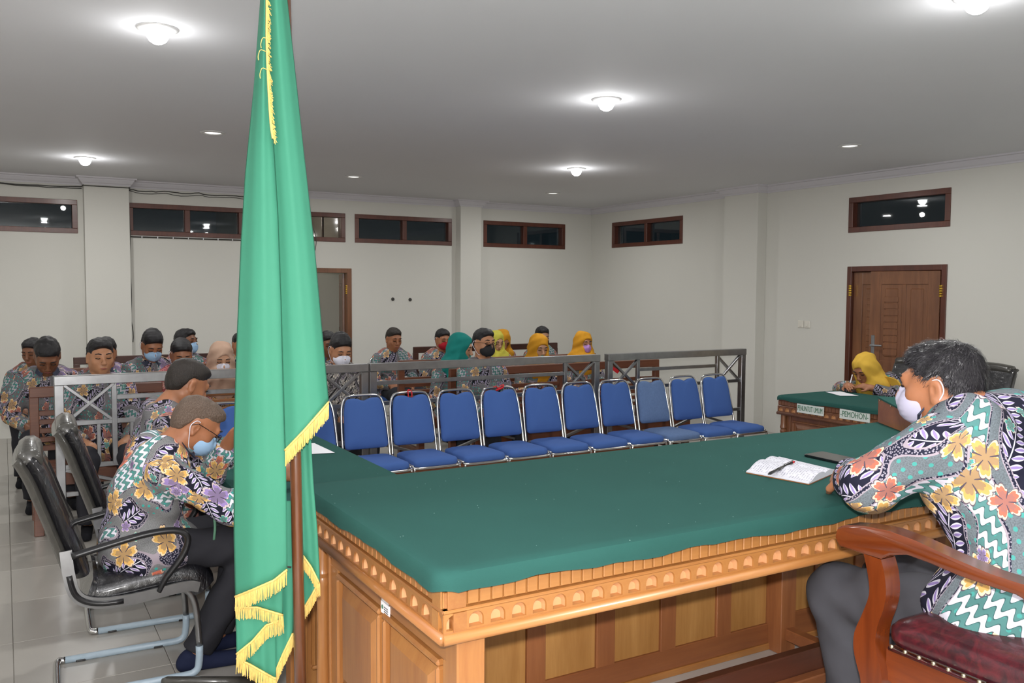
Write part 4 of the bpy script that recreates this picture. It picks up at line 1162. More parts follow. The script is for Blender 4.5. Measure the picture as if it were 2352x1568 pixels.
# ================================================================== THINGS ON THE DESKS
# notebook: two bowed page blocks
nb = [at(1714, 1084, Z=JZ+.004), at(1858, 1111, Z=JZ+.004), at(1925, 1082, Z=JZ+.004), at(1790, 1050, Z=JZ+.004)]
Z0 = JZ+.004
A_, B_, C_, D_ = [p.copy() for p in nb]
ntb = thing('notebook', 'open white notebook with handwriting on the judges bench', 'notebook', ((A_+C_)/2)*[1, 1, 0]+[0, 0, JZ+.001])
s = Sh('ruled_page'); v = s.coord('UV'); x_, y_, _z = s.sep(v)
row = (y_*26).frac(); rid = (y_*26).floor()
wr = s.noise(s.comb(x_*60, rid*7.3), 1.0, 3, .8); word = s.noise(s.comb(x_*9, rid*3.1), 1.0, 1)
ink = (wr > .5)*((row-.45).abs() < .26)*(word > .42)*(x_ > .08)*(x_ < .92)
MAT['page'] = s.set(s.mix(ink*.75, srgb('d2d2da'), srgb('77778c')), .8)
MAT['page_plain'] = plain('page_edge', 'c9cad2', .8, var=.03, scale=300)
def page_block(name, a, b_, c, d, h0, h1, n=14):
    """a-b spine side first; bulging sheet stack with UVs"""
    vs = []; uv = []
    for j in range(2):
        for i in range(n+1):
            t = i/n; e0 = a+(b_-a)*j; e1 = d+(c-d)*j
            p = e0+(e1-e0)*t; z = Z0+h0+(h1-h0)*t+.010*math.sin(PI*min(1, t*1.25))**.8
            vs.append((p[0], p[1], z)); uv.append((t, j))
    m = len(vs)
    vs += [(x, y, Z0) for x, y, z in vs]
    F = [(i, i+1, n+1+i+1, n+1+i) for i in range(n)]
    F += [(i+1, i, m+i, m+i+1) for i in range(n)]+[(n+1+i, n+2+i, m+n+2+i, m+n+1+i) for i in range(n)]
    F += [(0, n+1, m+n+1, m), (n, m+n, m+2*n+1, 2*n+1)]
    lx = origin(ntb); me = bpy.data.meshes.new(name); me.from_pydata([tuple(np.array(p)-lx) for p in vs], [], F)
    ul = me.uv_layers.new(name='UVMap')
    for lp in me.loops:
        ul.data[lp.index].uv = uv[lp.vertex_index % m]
    me.materials.append(MAT['page']); me.materials.append(MAT['page_plain'])
    for k, pg in enumerate(me.polygons): pg.material_index = 0 if k < n else 1
    return link(name, me, None, ntb, 40)
SP0 = A_+(D_-A_)*.52; SP1 = B_+(C_-B_)*.52
page_block('pages', SP0, SP1, B_, A_, .018, .004)
page_block('pages', SP0, SP1, C_, D_, .013, .003)
q = lambda p, z: (p[0], p[1], z)
cc = (A_+B_+C_+D_)/4
MB().loops([[q(cc+(p-cc)*1.01, z) for p in (A_, B_, C_, D_)] for z in (JZ+.001, JZ+.0035)]).build('cover', 'pew_light', ntb)
# pen lying on it
p0, p1 = at(1764, 1089, Z=Z0+.020), at(1824, 1060, Z=Z0+.022)
d = nrm(p1-p0); L = np.linalg.norm(p1-p0)
pen = thing('pen', 'dark ballpoint pen with red button lying on the notebook', 'pen', (p0+p1)/2)
MB().tube([p0, p0+d*.012, p0+d*.02, p0+d*L*.9], [.0012, .003, .0052, .0055], 10).build('barrel', 'phone', pen, True)
MB().tube([p0+d*L*.35, p0+d*L*.5], .0058, 10).build('grip_window', 'phone_glass', pen, True)
MB().tube([p0+d*L*.9, p0+d*L], .004, 8).build('button', 'ribbon', pen, True)
MB().bar(p0+d*L*.6+np.array([0, 0, .007]), p0+d*L*.95+np.array([0, 0, .007]), .004, .002).build('clip', 'chrome', pen)
# phone
c = [at(1845, 1047, Z=JZ+.002), at(1940, 1068, Z=JZ+.002), at(1985, 1057, Z=JZ+.002), at(1888, 1040, Z=JZ+.002)]
c[2] = c[1]+(c[3]-c[0])
ph = thing('phone', 'black smartphone lying beyond the notebook on green felt', 'phone', sum(c)/4)
cen = sum(c)/4
def pr(k, z): return [q(cen+(p-cen)*k, z) for p in [np.array([*x, 0]) for x in rounded_poly([p[:2] for p in c], 4, .012)]]
MB().loops([pr(.97, JZ+.001), pr(1, JZ+.003), pr(1, JZ+.0085), pr(.98, JZ+.0098)]).build('body', 'phone', ph, 40)
MB().loops([pr(.95, JZ+.0098), pr(.945, JZ+.0102)]).build('screen', 'phone_glass', ph)
# paper sheets
def sheet(name, pts, z, label, curl=.0):
    P = [at(x, y, Z=z) for x, y in pts]; cen = sum(P)/len(P)
    mb = MB().loops([[q(p, z+.0012) for p in P], [q(p, z+.0022+curl) for p in P]])
    return tag(mb.build(name, 'paper'), label, 'paper')
sheet('paper_sheet', [(690, 1019), (722, 1018), (769, 1040), (690, 1044)], .752, 'white paper sheet on the left desk beside the flag')
sheet('paper_sheet', [(1896, 900), (1930, 899), (1972, 909), (1930, 909)], .752, 'white paper the woman in yellow hijab writes on')
sheet('paper_sheet', [(2300, 973), (2352, 968), (2400, 980), (2330, 985)], .752, 'white paper on the right desk behind the seated judge')
# low plank foot rest under the left desk
fr = at(450, 1553, Z=.05)
frp = thing('footrest', 'low grey worn footrest plank under the left desk', 'footrest', (1.05, 3.95, 0))
e0, e1 = at(372, 1556, Z=.06), at(540, 1556, Z=.06)
dv = nrm((e1-e0)*[1, 1, 0]); nv_ = np.array([-dv[1], dv[0], 0])
MB().tube([e0*[1, 1, 0]+[0, 0, .045], e0*[1, 1, 0]+dv*.02+[0, 0, .045], e1*[1, 1, 0]+dv*.1+[0, 0, .045]], [.012, .02, .02], 12).build('bar', 'leather_grey', frp, True)
for t_ in (.15, .85): 
    p = e0+(e1-e0)*t_; MB().box((p[0]-.02, p[1]-.02, 0), (p[0]+.02, p[1]+.02, .032), .003).build('foot', 'darkwood', frp)
JS = 1.35
# ================================================================== PEOPLE: smooth distance-field figures
def surface_nets(F, X, Y, Z):
    """vertices and quads of the zero surface of F sampled on axes X, Y, Z"""
    S = F < 0
    nx, ny, nz = F.shape
    c = np.zeros((nx-1, ny-1, nz-1), np.int8)
    for i in (0, 1):
        for j in (0, 1):
            for k in (0, 1): c += S[i:nx-1+i, j:ny-1+j, k:nz-1+k]
    act = (c > 0) & (c < 8); I, J, K = np.nonzero(act); n = len(I)
    if n == 0: return np.zeros((0, 3)), np.zeros((0, 4), int)
    idx = np.full(act.shape, -1, np.int32); idx[I, J, K] = np.arange(n)
    acc = np.zeros((n, 3)); cnt = np.zeros(n)
    co = [(i, j, k) for i in (0, 1) for j in (0, 1) for k in (0, 1)]
    P = {q: np.stack([X[I+q[0]], Y[J+q[1]], Z[K+q[2]]], 1) for q in co}
    G = {q: F[I+q[0], J+q[1], K+q[2]] for q in co}
    for a in co:
        for ax in range(3):
            if a[ax] == 0:
                b_ = list(a); b_[ax] = 1; b_ = tuple(b_)
                fa, fb = G[a], G[b_]; m = (fa < 0) != (fb < 0)
                t = np.where(m, fa/np.where(m, fa-fb, 1), 0)
                acc += np.where(m[:, None], P[a]+(P[b_]-P[a])*t[:, None], 0); cnt += m
    V_ = acc/cnt[:, None]
    Q = []
    for ax in range(3):
        sl0 = [slice(1, -1)]*3; sl0[ax] = slice(0, -1)
        sl1 = [slice(1, -1)]*3; sl1[ax] = slice(1, None)
        s0, s1 = S[tuple(sl0)], S[tuple(sl1)]; m = s0 != s1; e = np.argwhere(m)
        if len(e) == 0: continue
        off = np.array([1, 1, 1]); off[ax] = 0; e = e+off
        o1, o2 = [(1, 2), (2, 0), (0, 1)][ax]
        d1 = np.zeros(3, int); d1[o1] = 1; d2 = np.zeros(3, int); d2[o2] = 1
        f = lambda p: idx[p[:, 0], p[:, 1], p[:, 2]]
        q_ = np.stack([f(e-d1-d2), f(e-d2), f(e), f(e-d1)], 1)
        fl_ = s0[m]; q_[~fl_] = q_[~fl_][:, ::-1]
        Q.append(q_)
    Q = np.concatenate(Q); Q = Q[(Q >= 0).all(1)]
    return V_, Q
def mesh_np(name, V_, Q):
    me = bpy.data.meshes.new(name); n, m = len(V_), len(Q)
    me.vertices.add(n); me.vertices.foreach_set('co', V_.astype(np.float32).ravel())
    me.loops.add(m*4); me.loops.foreach_set('vertex_index', Q.astype(np.int32).ravel())
    me.polygons.add(m); me.polygons.foreach_set('loop_start', np.arange(0, m*4, 4, dtype=np.int32))
    me.update(calc_edges=True); me.validate(); return me

class Field:
    """union / difference of soft primitives; every entry: (op, bounds, function, blend)"""
    def __init__(s): s.e = []
    def cap(s, a, b_, ra, rb=None, k=.02, op='+', end=None, start=None, sq=None):
        a, b_ = np.array(a, float), np.array(b_, float); rb = ra if rb is None else rb; m = max(ra, rb)
        if sq: m = m*max(1, max(1/x for x in sq))
        lo, hi = np.minimum(a, b_)-m, np.maximum(a, b_)+m; d = b_-a; L2 = max(d@d, 1e-9); u = d/math.sqrt(L2)
        def f(p):
            w = p-a; t = np.clip((w@d)/L2, 0, 1); v = np.linalg.norm(w-t[..., None]*d, axis=-1)-(ra+(rb-ra)*t)
            if end is not None: v = np.maximum(v, (p-b_)@u-end)
            if start is not None: v = np.maximum(v, (a-p)@u-start)
            return v
        s.e.append((op, lo, hi, f, k)); return s
    def ell(s, c, r, R=None, k=.02, op='+', extra=None):
        c, r = np.array(c, float), np.array(r, float); m = r.max()
        if R is not None: ext = np.sqrt(((np.array(R)*r)**2).sum(1))
        else: ext = r
        def f(p):
            w = p-c
            if R is not None: w = w@np.array(R)
            k0 = np.linalg.norm(w/r, axis=-1); k1 = np.linalg.norm(w/(r*r), axis=-1)+1e-9
            v = k0*(k0-1)/k1
            if extra is not None: v = extra(p, v)
            return v
        s.e.append((op, c-ext, c+ext, f, k)); return s
    def mesh(s, name, vox, disp=None, cut=None, smooth=1):
        add = [e for e in s.e if e[0] == '+']
        lo = np.min([e[1] for e in add], 0)-3*vox; hi = np.max([e[2] for e in add], 0)+3*vox
        ax_ = [np.arange(lo[i], hi[i]+vox, vox) for i in range(3)]
        F = np.full([len(a) for a in ax_], .06, np.float64)
        for op, l, h, f, k in s.e:
            mg = k+2.5*vox+.012
            sl = []
            for i in range(3):
                a = max(0, int((l[i]-mg-lo[i])/vox)); b_ = min(len(ax_[i]), int((h[i]+mg-lo[i])/vox)+2); sl.append(slice(a, max(a, b_)))
            if any(q_.stop <= q_.start for q_ in sl): continue
            p = np.stack(np.meshgrid(*[ax_[i][sl[i]] for i in range(3)], indexing='ij'), -1)
            v = f(p); g = F[tuple(sl)]
            if op == '+':
                hh = np.clip(.5+.5*(v-g)/k, 0, 1); r_ = v*(1-hh)+g*hh-k*hh*(1-hh)
                far = v > .05; F[tuple(sl)] = np.where(far, np.minimum(g, v), r_)
            else:
                hh = np.clip(.5-.5*(g+v)/k, 0, 1); F[tuple(sl)] = g*(1-hh)+(-v)*hh+k*hh*(1-hh)
        if disp is not None or cut is not None:
            near = np.abs(F) < .045 if cut is None else F < .045
            I = np.nonzero(near); p = np.stack([ax_[0][I[0]], ax_[1][I[1]], ax_[2][I[2]]], -1); v = F[I]
            if disp is not None: v = v+disp(p)
            if cut is not None: v = np.maximum(v, cut(p))
            F[I] = v
        for sl in ((0,), (-1,)):
            F[sl[0], :, :] = .05; F[:, sl[0], :] = .05; F[:, :, sl[0]] = .05
        V_, Q = surface_nets(F, *ax_)
        for _ in range(smooth):
            acc = np.zeros_like(V_); cn = np.zeros(len(V_))
            for a in range(4):
                i, j = Q[:, a], Q[:, (a+1) % 4]
                for c_ in range(3):
                    acc[:, c_] += np.bincount(i, V_[j, c_], len(V_))+np.bincount(j, V_[i, c_], len(V_))
                cn += np.bincount(i, minlength=len(V_))+np.bincount(j, minlength=len(V_))
            V_ = V_*.5+.5*acc/np.maximum(cn, 1)[:, None]
        return V_, Q

# ------------------------------------------------------------------ cloth and skin materials
def batik(name, base, navy, band, white, f1, f2, f3, teal, k=1.0, seed=0.0, rough=.8, busy=1.0):
    s = Sh(name); uv = s.coord('UV'); x, y, _ = s.sep(uv)
    ob = s.comb(x*k+seed, y*k+seed*1.7)
    C = lambda h: srgb(h)
    w = s.node('ShaderNodeTexNoise', {'Vector': ob, 'Scale': 9., 'Detail': 1.}, noise_dimensions='2D', out=0)[0]
    n = s.noise(ob, 4.6, .6, .4, '2D', .25)
    x, y, _ = s.sep(ob)
    # ground: grey teal with tiny dots
    d1 = s.node('ShaderNodeTexVoronoi', {'Vector': ob, 'Scale': 75., 'Randomness': .35}, voronoi_dimensions='2D')[0]
    fine = s.noise(ob, 260, 2, .7, '2D')
    col = s.mix(s.ramp(fine, .35, .7), C(base), tuple(v*.62 for v in C(base)))
    d2 = s.node('ShaderNodeTexVoronoi', {'Vector': ob, 'Scale': 34., 'Randomness': .25}, voronoi_dimensions='2D')[0]
    dotzone = s.noise(ob, 3.1, 0, .5, '2D', 0)
    col = s.mix((d2 < .20)*(dotzone > .54), col, C(teal))
    # wavy white band (parang) on teal
    a = .62; u = x*math.cos(a)+y*math.sin(a); v = y*math.cos(a)-x*math.sin(a)
    wv = ((u*2*PI/.046)+((v*2*PI/.030).sin()*1.5)).sin()
    par = s.mix(wv > .12, C(band), C(white)); par = s.mix((wv.abs() < .22), par, tuple(q*.55 for q in C(band)))
    par = s.mix((d2 < .17)*(wv < -.3), par, C(teal))
    zone_p = n < .37
    col = s.mix(zone_p, col, par)
    # dark ground with sprays of leaflets
    b_ = -.75; u2 = x*math.cos(b_)+y*math.sin(b_); v2 = y*math.cos(b_)-x*math.sin(b_)
    p = ((u2/.088).frac()-.5)*.088; pa = p.abs()
    q_ = ((v2-pa*.75)/.026).frac()-.5
    le = (pa-.0205)/.0175
    lw_ = .36-le*le*.38
    leaf = (q_.abs() < lw_)*(pa > .0035)
    dark = s.mix(leaf, C(navy), s.mix((q_.abs() < lw_*.45), C(white), C(f3)))
    dark = s.mix((pa < .0016), dark, C(white))
    col = s.mix(n > .535, col, dark)
    # speckled border between the grounds
    d3 = s.node('ShaderNodeTexVoronoi', {'Vector': ob, 'Scale': 150., 'Randomness': .9}, voronoi_dimensions='2D')[0]
    spk = s.mix(d3 < .33, tuple(q*1.3 for q in C(navy)), C('8f8a96'))
    for lo, hi in ((.50, .535), (.37, .385)):
        col = s.mix((n > lo)*(n < hi), col, spk)
    for t_ in (.50, .535, .37):
        col = s.mix(((n-t_).abs() < .0045), col, C('9a8f98'))
    # big leaves and blossoms
    def blossoms(col, scale, R, off, thr, pal):
        o2 = s.comb(x*scale+off, y*scale+off*.37)
        vor = s.n.new('ShaderNodeTexVoronoi'); vor.voronoi_dimensions = '2D'; vor.inputs['Scale'].default_value = 1; vor.inputs['Randomness'].default_value = .75
        s.l.new(o2.s, vor.inputs['Vector'])
        px_, py_, _ = s.sep(V(s, vor.outputs['Position'])); r1, r2, r3 = s.sep(V(s, vor.outputs['Color']))
        qx, qy, _ = s.sep(o2); dx = qx-px_; dy = qy-py_
        r = s.math('SQRT', dx*dx+dy*dy); an = s.math('ARCTAN2', dy, dx)+r2*6.28
        lob = (an*2.5).sin().abs(); lob2 = (an*10.).sin()*.07
        lob3 = (an*7.5+1.2).sin().abs()*.17
        Rr = (lob*.50+.36+lob3+lob2*.5)*R*(r3*.3+.8)
        on = r1 > thr
        inside = (r < Rr)*on
        fill = s.mix(s.math('GREATER_THAN', r3, .62), C(pal[0]), C(pal[1])); fill = s.mix(s.math('GREATER_THAN', r2, .80), fill, C(pal[2]))
        pale = s.mix(.6, fill, C('f2e2c4'))
        core = s.mix(.55, fill, C('6d6260'))
        c2 = s.mix(r < Rr*.86, pale, fill); c2 = s.mix(r < Rr*.62, c2, core); c2 = s.mix((lob < .22)*(r > Rr*.3), c2, C('4c4450'))
        col = s.mix(inside, col, c2)
        rim = (r < Rr*1.07)*(r > Rr)*on
        return s.mix(rim, col, C('5a4f5a'))
    col = blossoms(col, 6.6, .45, 3.1, .68-.08*busy, (f1, f2, f3))
    col = blossoms(col, 8.0, .42, 11.7, .76-.06*busy, (f1, f1, f2))
    col = blossoms(col, 15., .36, 7.9, .82, (teal, f3, f1))
    wv2 = s.noise(s.coord('Object'), 900, 1)
    s.bump(wv2, .15, .001)
    return s.set(col, rough, Specular_IOR_Level=.25)
MAT['batik'] = batik('batik_grey', '858687', '171728', '5b8d89', 'e0dee8', 'e0b062', 'd9765e', '9d86c0', '3fa79e', busy=.3)
MAT['batik2'] = batik('batik_grey_warm', '706f71', '14131d', '4f7773', 'a9a7ae', 'b99159', 'ad6353', '7d6d98', '3a8f88', 1.0, 4.3)
MAT['batik_judge'] = batik('batik_judge', '6c757b', '17182a', '4d7a78', 'c4c2ce', 'c39a58', 'bb6653', '8a78ae', '47968f', .92, JS, busy=.2)
MAT['batik_red'] = batik('batik_red', 'b25a5e', '8f3d44', 'a8474f', 'd0898a', 'c9777a', 'b55559', 'd79a98', 'a0454b', 1.3, 2.)
MAT['batik_brown'] = batik('batik_brown', '6b4a22', '3a2a1c', '8a6428', 'b8862f', 'b9852c', '94662a', '7d5c34', 'a1762f', 1.5, 5.)
MAT['batik_mono'] = batik('batik_black_white', '4a4848', '1d1b1c', '3a3838', 'c9c5c0', 'b5b0a8', '8f8b88', '706c6c', 'a09c98', 1.7, 8.)
def skin(name, c):
    s = Sh(name); v = s.coord(); n = s.noise(v, 30, 3); f = s.noise(v, 260, 2); c = srgb(c)
    s.bump(f, .12, .0015)
    col = s.mix(n, tuple(q*.84 for q in c), tuple(min(1, q*1.1) for q in c))
    return s.set(col, .48, Subsurface_Weight=.06, Subsurface_Radius=(.02, .008, .004))
for nm, c in (('skin_brown', 'a06a4a'), ('skin_tan', 'b07d5c'), ('skin_dark', '7d5138'), ('skin_fair', 'bb8e70'), ('skin_red', 'a66d4c')): MAT[nm] = skin(nm, c)
def hairmat(name, c1, c2, sc=1.):
    s = Sh(name); v = s.coord(); n = s.noise(s.mapping(v, (60*sc, 60*sc, 18*sc)), 4, 4, .7); g = s.noise(s.mapping(v, (200, 200, 60)), 2, 2)
    s.bump(n, .7, .006)
    return s.set(s.mix(s.ramp(g, .4, .75), srgb(c1), srgb(c2)), .42, Specular_IOR_Level=.4)
MAT['hair'] = hairmat('black_hair', '0d0c0d', '26242a'); MAT['hair_short'] = hairmat('short_black_hair', '17130f', '3a302a'); MAT['hair_grey'] = hairmat('grey_cropped_hair', '564437', '7d6c60')
MAT['hair_strand'] = Sh('hair_strand').set(srgb('2a282c'), .35, Specular_IOR_Level=.5)
def fabric(name, c, var=.07, rough=.85):
    s = Sh(name); v = s.coord(); n = s.noise(v, 9, 3); f = s.noise(v, 800, 1); c = srgb(c)
    s.bump(f, .2, .001)
    return s.set(s.mix(n, tuple(q*(1-var*2) for q in c), tuple(min(1, q*(1+var*2)) for q in c)), rough, Specular_IOR_Level=.2)
for nm, c in (('trousers', '2b2b30'), ('trousers_grey', '46464b'), ('mask_white', 'dcdce8'), ('mask_blue', '9dbfe0'), ('mask_black', '2a2a2c'), ('mask_red', 'a3202c'), ('mask_purple', 'b287c8'), ('mask_teal', '5fc9b4'), ('mask_pale', 'bab6cb'),
              ('hijab_mustard', 'c28a24'), ('hijab_yellow', 'd6ad46'), ('hijab_teal', '1d7d76'), ('hijab_beige', 'b89a86'), ('hijab_lime', 'bfb84a'), ('sandal', '1a2038'), ('shoe', '15151a'), ('undershirt', '17171c'), ('collar', '3a3d4c')):
    MAT[nm] = fabric(nm, c)
MAT['lip'] = plain('lips', '8a4a40', .4); MAT['eye_white'] = plain('eye_white', 'd8d4cc', .2, var=.01); MAT['eye_dark'] = plain('eye_dark', '17110e', .15)
MAT['lens'] = Sh('spectacle_lens').set((1, 1, 1), .02, Transmission_Weight=1., IOR=1.15)

def mat3(yaw=0., pitch=0., roll=0.):
    """head turn: yaw left positive, pitch down positive, roll to own right positive"""
    return np.array(Matrix.Rotation(yaw, 3, 'Z') @ Matrix.Rotation(-pitch, 3, 'X') @ Matrix.Rotation(roll, 3, 'Y'))
def ik(a, b_, l1, l2, pole):
    a, b_ = np.array(a, float), np.array(b_, float); d = b_-a; L = np.linalg.norm(d)
    if L > (l1+l2)*.995: b_ = a+d/L*(l1+l2)*.995; d = b_-a; L = np.linalg.norm(d)
    if L < abs(l1-l2)*1.05+.02: L = abs(l1-l2)*1.05+.02
    x = (l1*l1-l2*l2+L*L)/(2*L); h = math.sqrt(max(l1*l1-x*x, 0)); u = nrm(d); pl = np.array(pole, float); pl = nrm(pl-u*(pl@u))
    return a+u*x+pl*h, b_

def wrap_uv(me, bones, scale=1.0):
    """unroll cloth around its bones: metres around, metres along"""
    n = len(me.vertices); V_ = np.empty(n*3, np.float32); me.vertices.foreach_get('co', V_); V_ = V_.reshape(-1, 3).astype(float)
    m = len(me.polygons); Q = np.empty(len(me.loops), np.int32); me.loops.foreach_get('vertex_index', Q); Q = Q.reshape(m, 4)
    C = V_[Q].mean(1); best = np.full(m, 9e9); bi = np.zeros(m, int)
    fr = []
    for i, (a, b_, r, off) in enumerate(bones):
        a, b_ = np.array(a, float), np.array(b_, float); d = b_-a; L2 = d@d
        t = np.clip(((C-a)@d)/L2, 0, 1); ds = np.linalg.norm(C-a-t[:, None]*d, axis=1)-r
        bi[ds < best] = i; best = np.minimum(best, ds); fr.append(frame(d))
    uv = np.zeros((m, 4, 2))
    for i, (a, b_, r, off) in enumerate(bones):
        k = np.nonzero(bi == i)[0]
        if len(k) == 0: continue
        x, y, z = fr[i]; P = V_[Q[k]]-np.array(a); pc = C[k]-np.array(a)
        ac_ = np.arctan2(pc@y, pc@x); al = np.arctan2(P@y, P@x); al = ac_[:, None]+((al-ac_[:, None]+PI) % (2*PI)-PI)
        uv[k, :, 0] = al*r*1.15+off; uv[k, :, 1] = P@z+off*.61
    l = me.uv_layers.new(name='UVMap'); l.data.foreach_set('uv', (uv*scale).astype(np.float32).ravel())

def add_head(F, N, Hc, R, hs, neck_r=.056, nose=True):
    """skull, face, nose, lips, ears and neck into field F"""
    T = lambda p: Hc+R@(np.array(p)*hs)
    E = lambda c, r, k=.02, op='+': F.ell(T(c), np.array(r)*hs, R, k*hs, op)
    E((0, -.012, .032), (.074, .094, .082)); E((0, .025, -.02), (.062, .068, .085), .03); E((0, .045, -.072), (.044, .042, .036), .03); E((0, .072, -.098), (.02, .016, .014), .02)
    for sx in (-1, 1):
        E((sx*.042, .055, -.028), (.022, .026, .024), .02); E((sx*.050, .0, -.055), (.020, .04, .035), .02)
        E((sx*.031, .094, .010), (.017, .013, .0105), .012, '-')
        E((sx*.031, .079, .006), (.0145, .0125, .0115), .004)
        E((sx*.077, -.012, -.012), (.008, .020, .031), .008); E((sx*.082, -.004, -.012), (.005, .009, .016), .006, '-'); E((sx*.079, -.006, -.038), (.007, .010, .011), .006)
        E((sx*.012, .108, -.034), (.010, .011, .009), .008)
    F.cap(T((-.036, .084, .026)), T((.036, .084, .026)), .012*hs, None, .016*hs)
    F.cap(T((0, .092, .014)), T((0, .116, -.028)), .0085*hs, .0115*hs, .010*hs)
    F.cap(T((-.020, .090, -.060)), T((.020, .090, -.060)), .0075*hs, None, .008*hs); F.cap(T((-.017, .089, -.071)), T((.017, .089, -.071)), .0085*hs, None, .008*hs)
    E((0, .098, -.0655), (.019, .006, .0012), .004, '-')
    F.cap(N, T((0, -.022, -.06)), neck_r*1.08, neck_r*hs, .03)
    return T

def add_hand(F, wrist, fdir, palm_n, hs, side, curl=.5, spread=.0):
    """palm, four fingers of unequal length and a thumb from the side; palm_n points out of the palm"""
    f = nrm(fdir); n = nrm(np.array(palm_n)-f*(np.array(palm_n)@f)); s_ = np.cross(f, n)*side
    w = np.array(wrist)
    F.cap(w, w+f*.075*hs, .026*hs, .032*hs, .02)
    for i in (-1.1, 0, 1.1): F.cap(w+f*.02*hs+s_*i*.016*hs, w+f*.082*hs+s_*i*.026*hs, .014*hs, .0125*hs, .012)
    tips = []
    for i, L in zip((-1.5, -.5, .5, 1.5), (.072, .082, .076, .058)):
        b_ = w+f*.084*hs+s_*i*.0205*hs; c1 = curl*.6; p = b_; ang = 0
        for j, q_ in enumerate((.42, .32, .26)):
            ang += curl*(.55+.25*j); dr = f*math.cos(ang)+n*math.sin(ang)+s_*i*spread
            e = p+nrm(dr)*L*q_*hs; F.cap(p, e, (.0092-.0009*j)*hs, (.0086-.0009*j)*hs, .004); p = e
        tips.append(p)
    b_ = w+f*.025*hs-s_*.026*hs; m_ = b_+(f*.75-s_*.75+n*.35)*.036*hs; e = m_+(f*.95-s_*.1+n*.35)*.034*hs
    F.cap(b_, m_, .013*hs, .011*hs, .01); F.cap(m_, e, .0105*hs, .0085*hs, .005)
    return tips

def strand_cap(V_, Q, count, ln, flow, r0=.0009, seed=1, jit=.35):
    """short hair shafts standing on a hair cap: thin three-sided blades"""
    rg = np.random.default_rng(seed); c = V_[Q].mean(1); nn = np.cross(V_[Q[:, 1]]-V_[Q[:, 0]], V_[Q[:, 2]]-V_[Q[:, 0]]); nn /= np.linalg.norm(nn, axis=1)[:, None]+1e-9
    k = rg.integers(0, len(Q), count); w = rg.random((count, 4)); w /= w.sum(1)[:, None]
    p = (V_[Q[k]]*w[:, :, None]).sum(1); n = nn[k]
    fl_ = flow(p); fl_ = fl_-n*(fl_*n).sum(1)[:, None]; fl_ /= np.linalg.norm(fl_, axis=1)[:, None]+1e-9
    d = fl_*1.0+n*.10+rg.normal(0, jit, (count, 3))*.35; d /= np.linalg.norm(d, axis=1)[:, None]
    s_ = np.cross(d, n); s_ /= np.linalg.norm(s_, axis=1)[:, None]+1e-9
    L = (ln*(.6+.7*rg.random(count)))[:, None]
    mid = p+d*L*.55+n*.0022; tip = p+d*L-n*.0010
    A, B, C_, D_, E_ = p-s_*r0-n*.002, p+s_*r0-n*.002, mid+s_*r0*.8, mid-s_*r0*.8, tip
    vv = np.stack([A, B, C_, D_, E_], 1).reshape(-1, 3); b_ = np.arange(count)*5
    f4 = np.stack([b_, b_+1, b_+2, b_+3], 1); f3 = np.stack([b_+3, b_+2, b_+4], 1)
    return vv, f4, f3

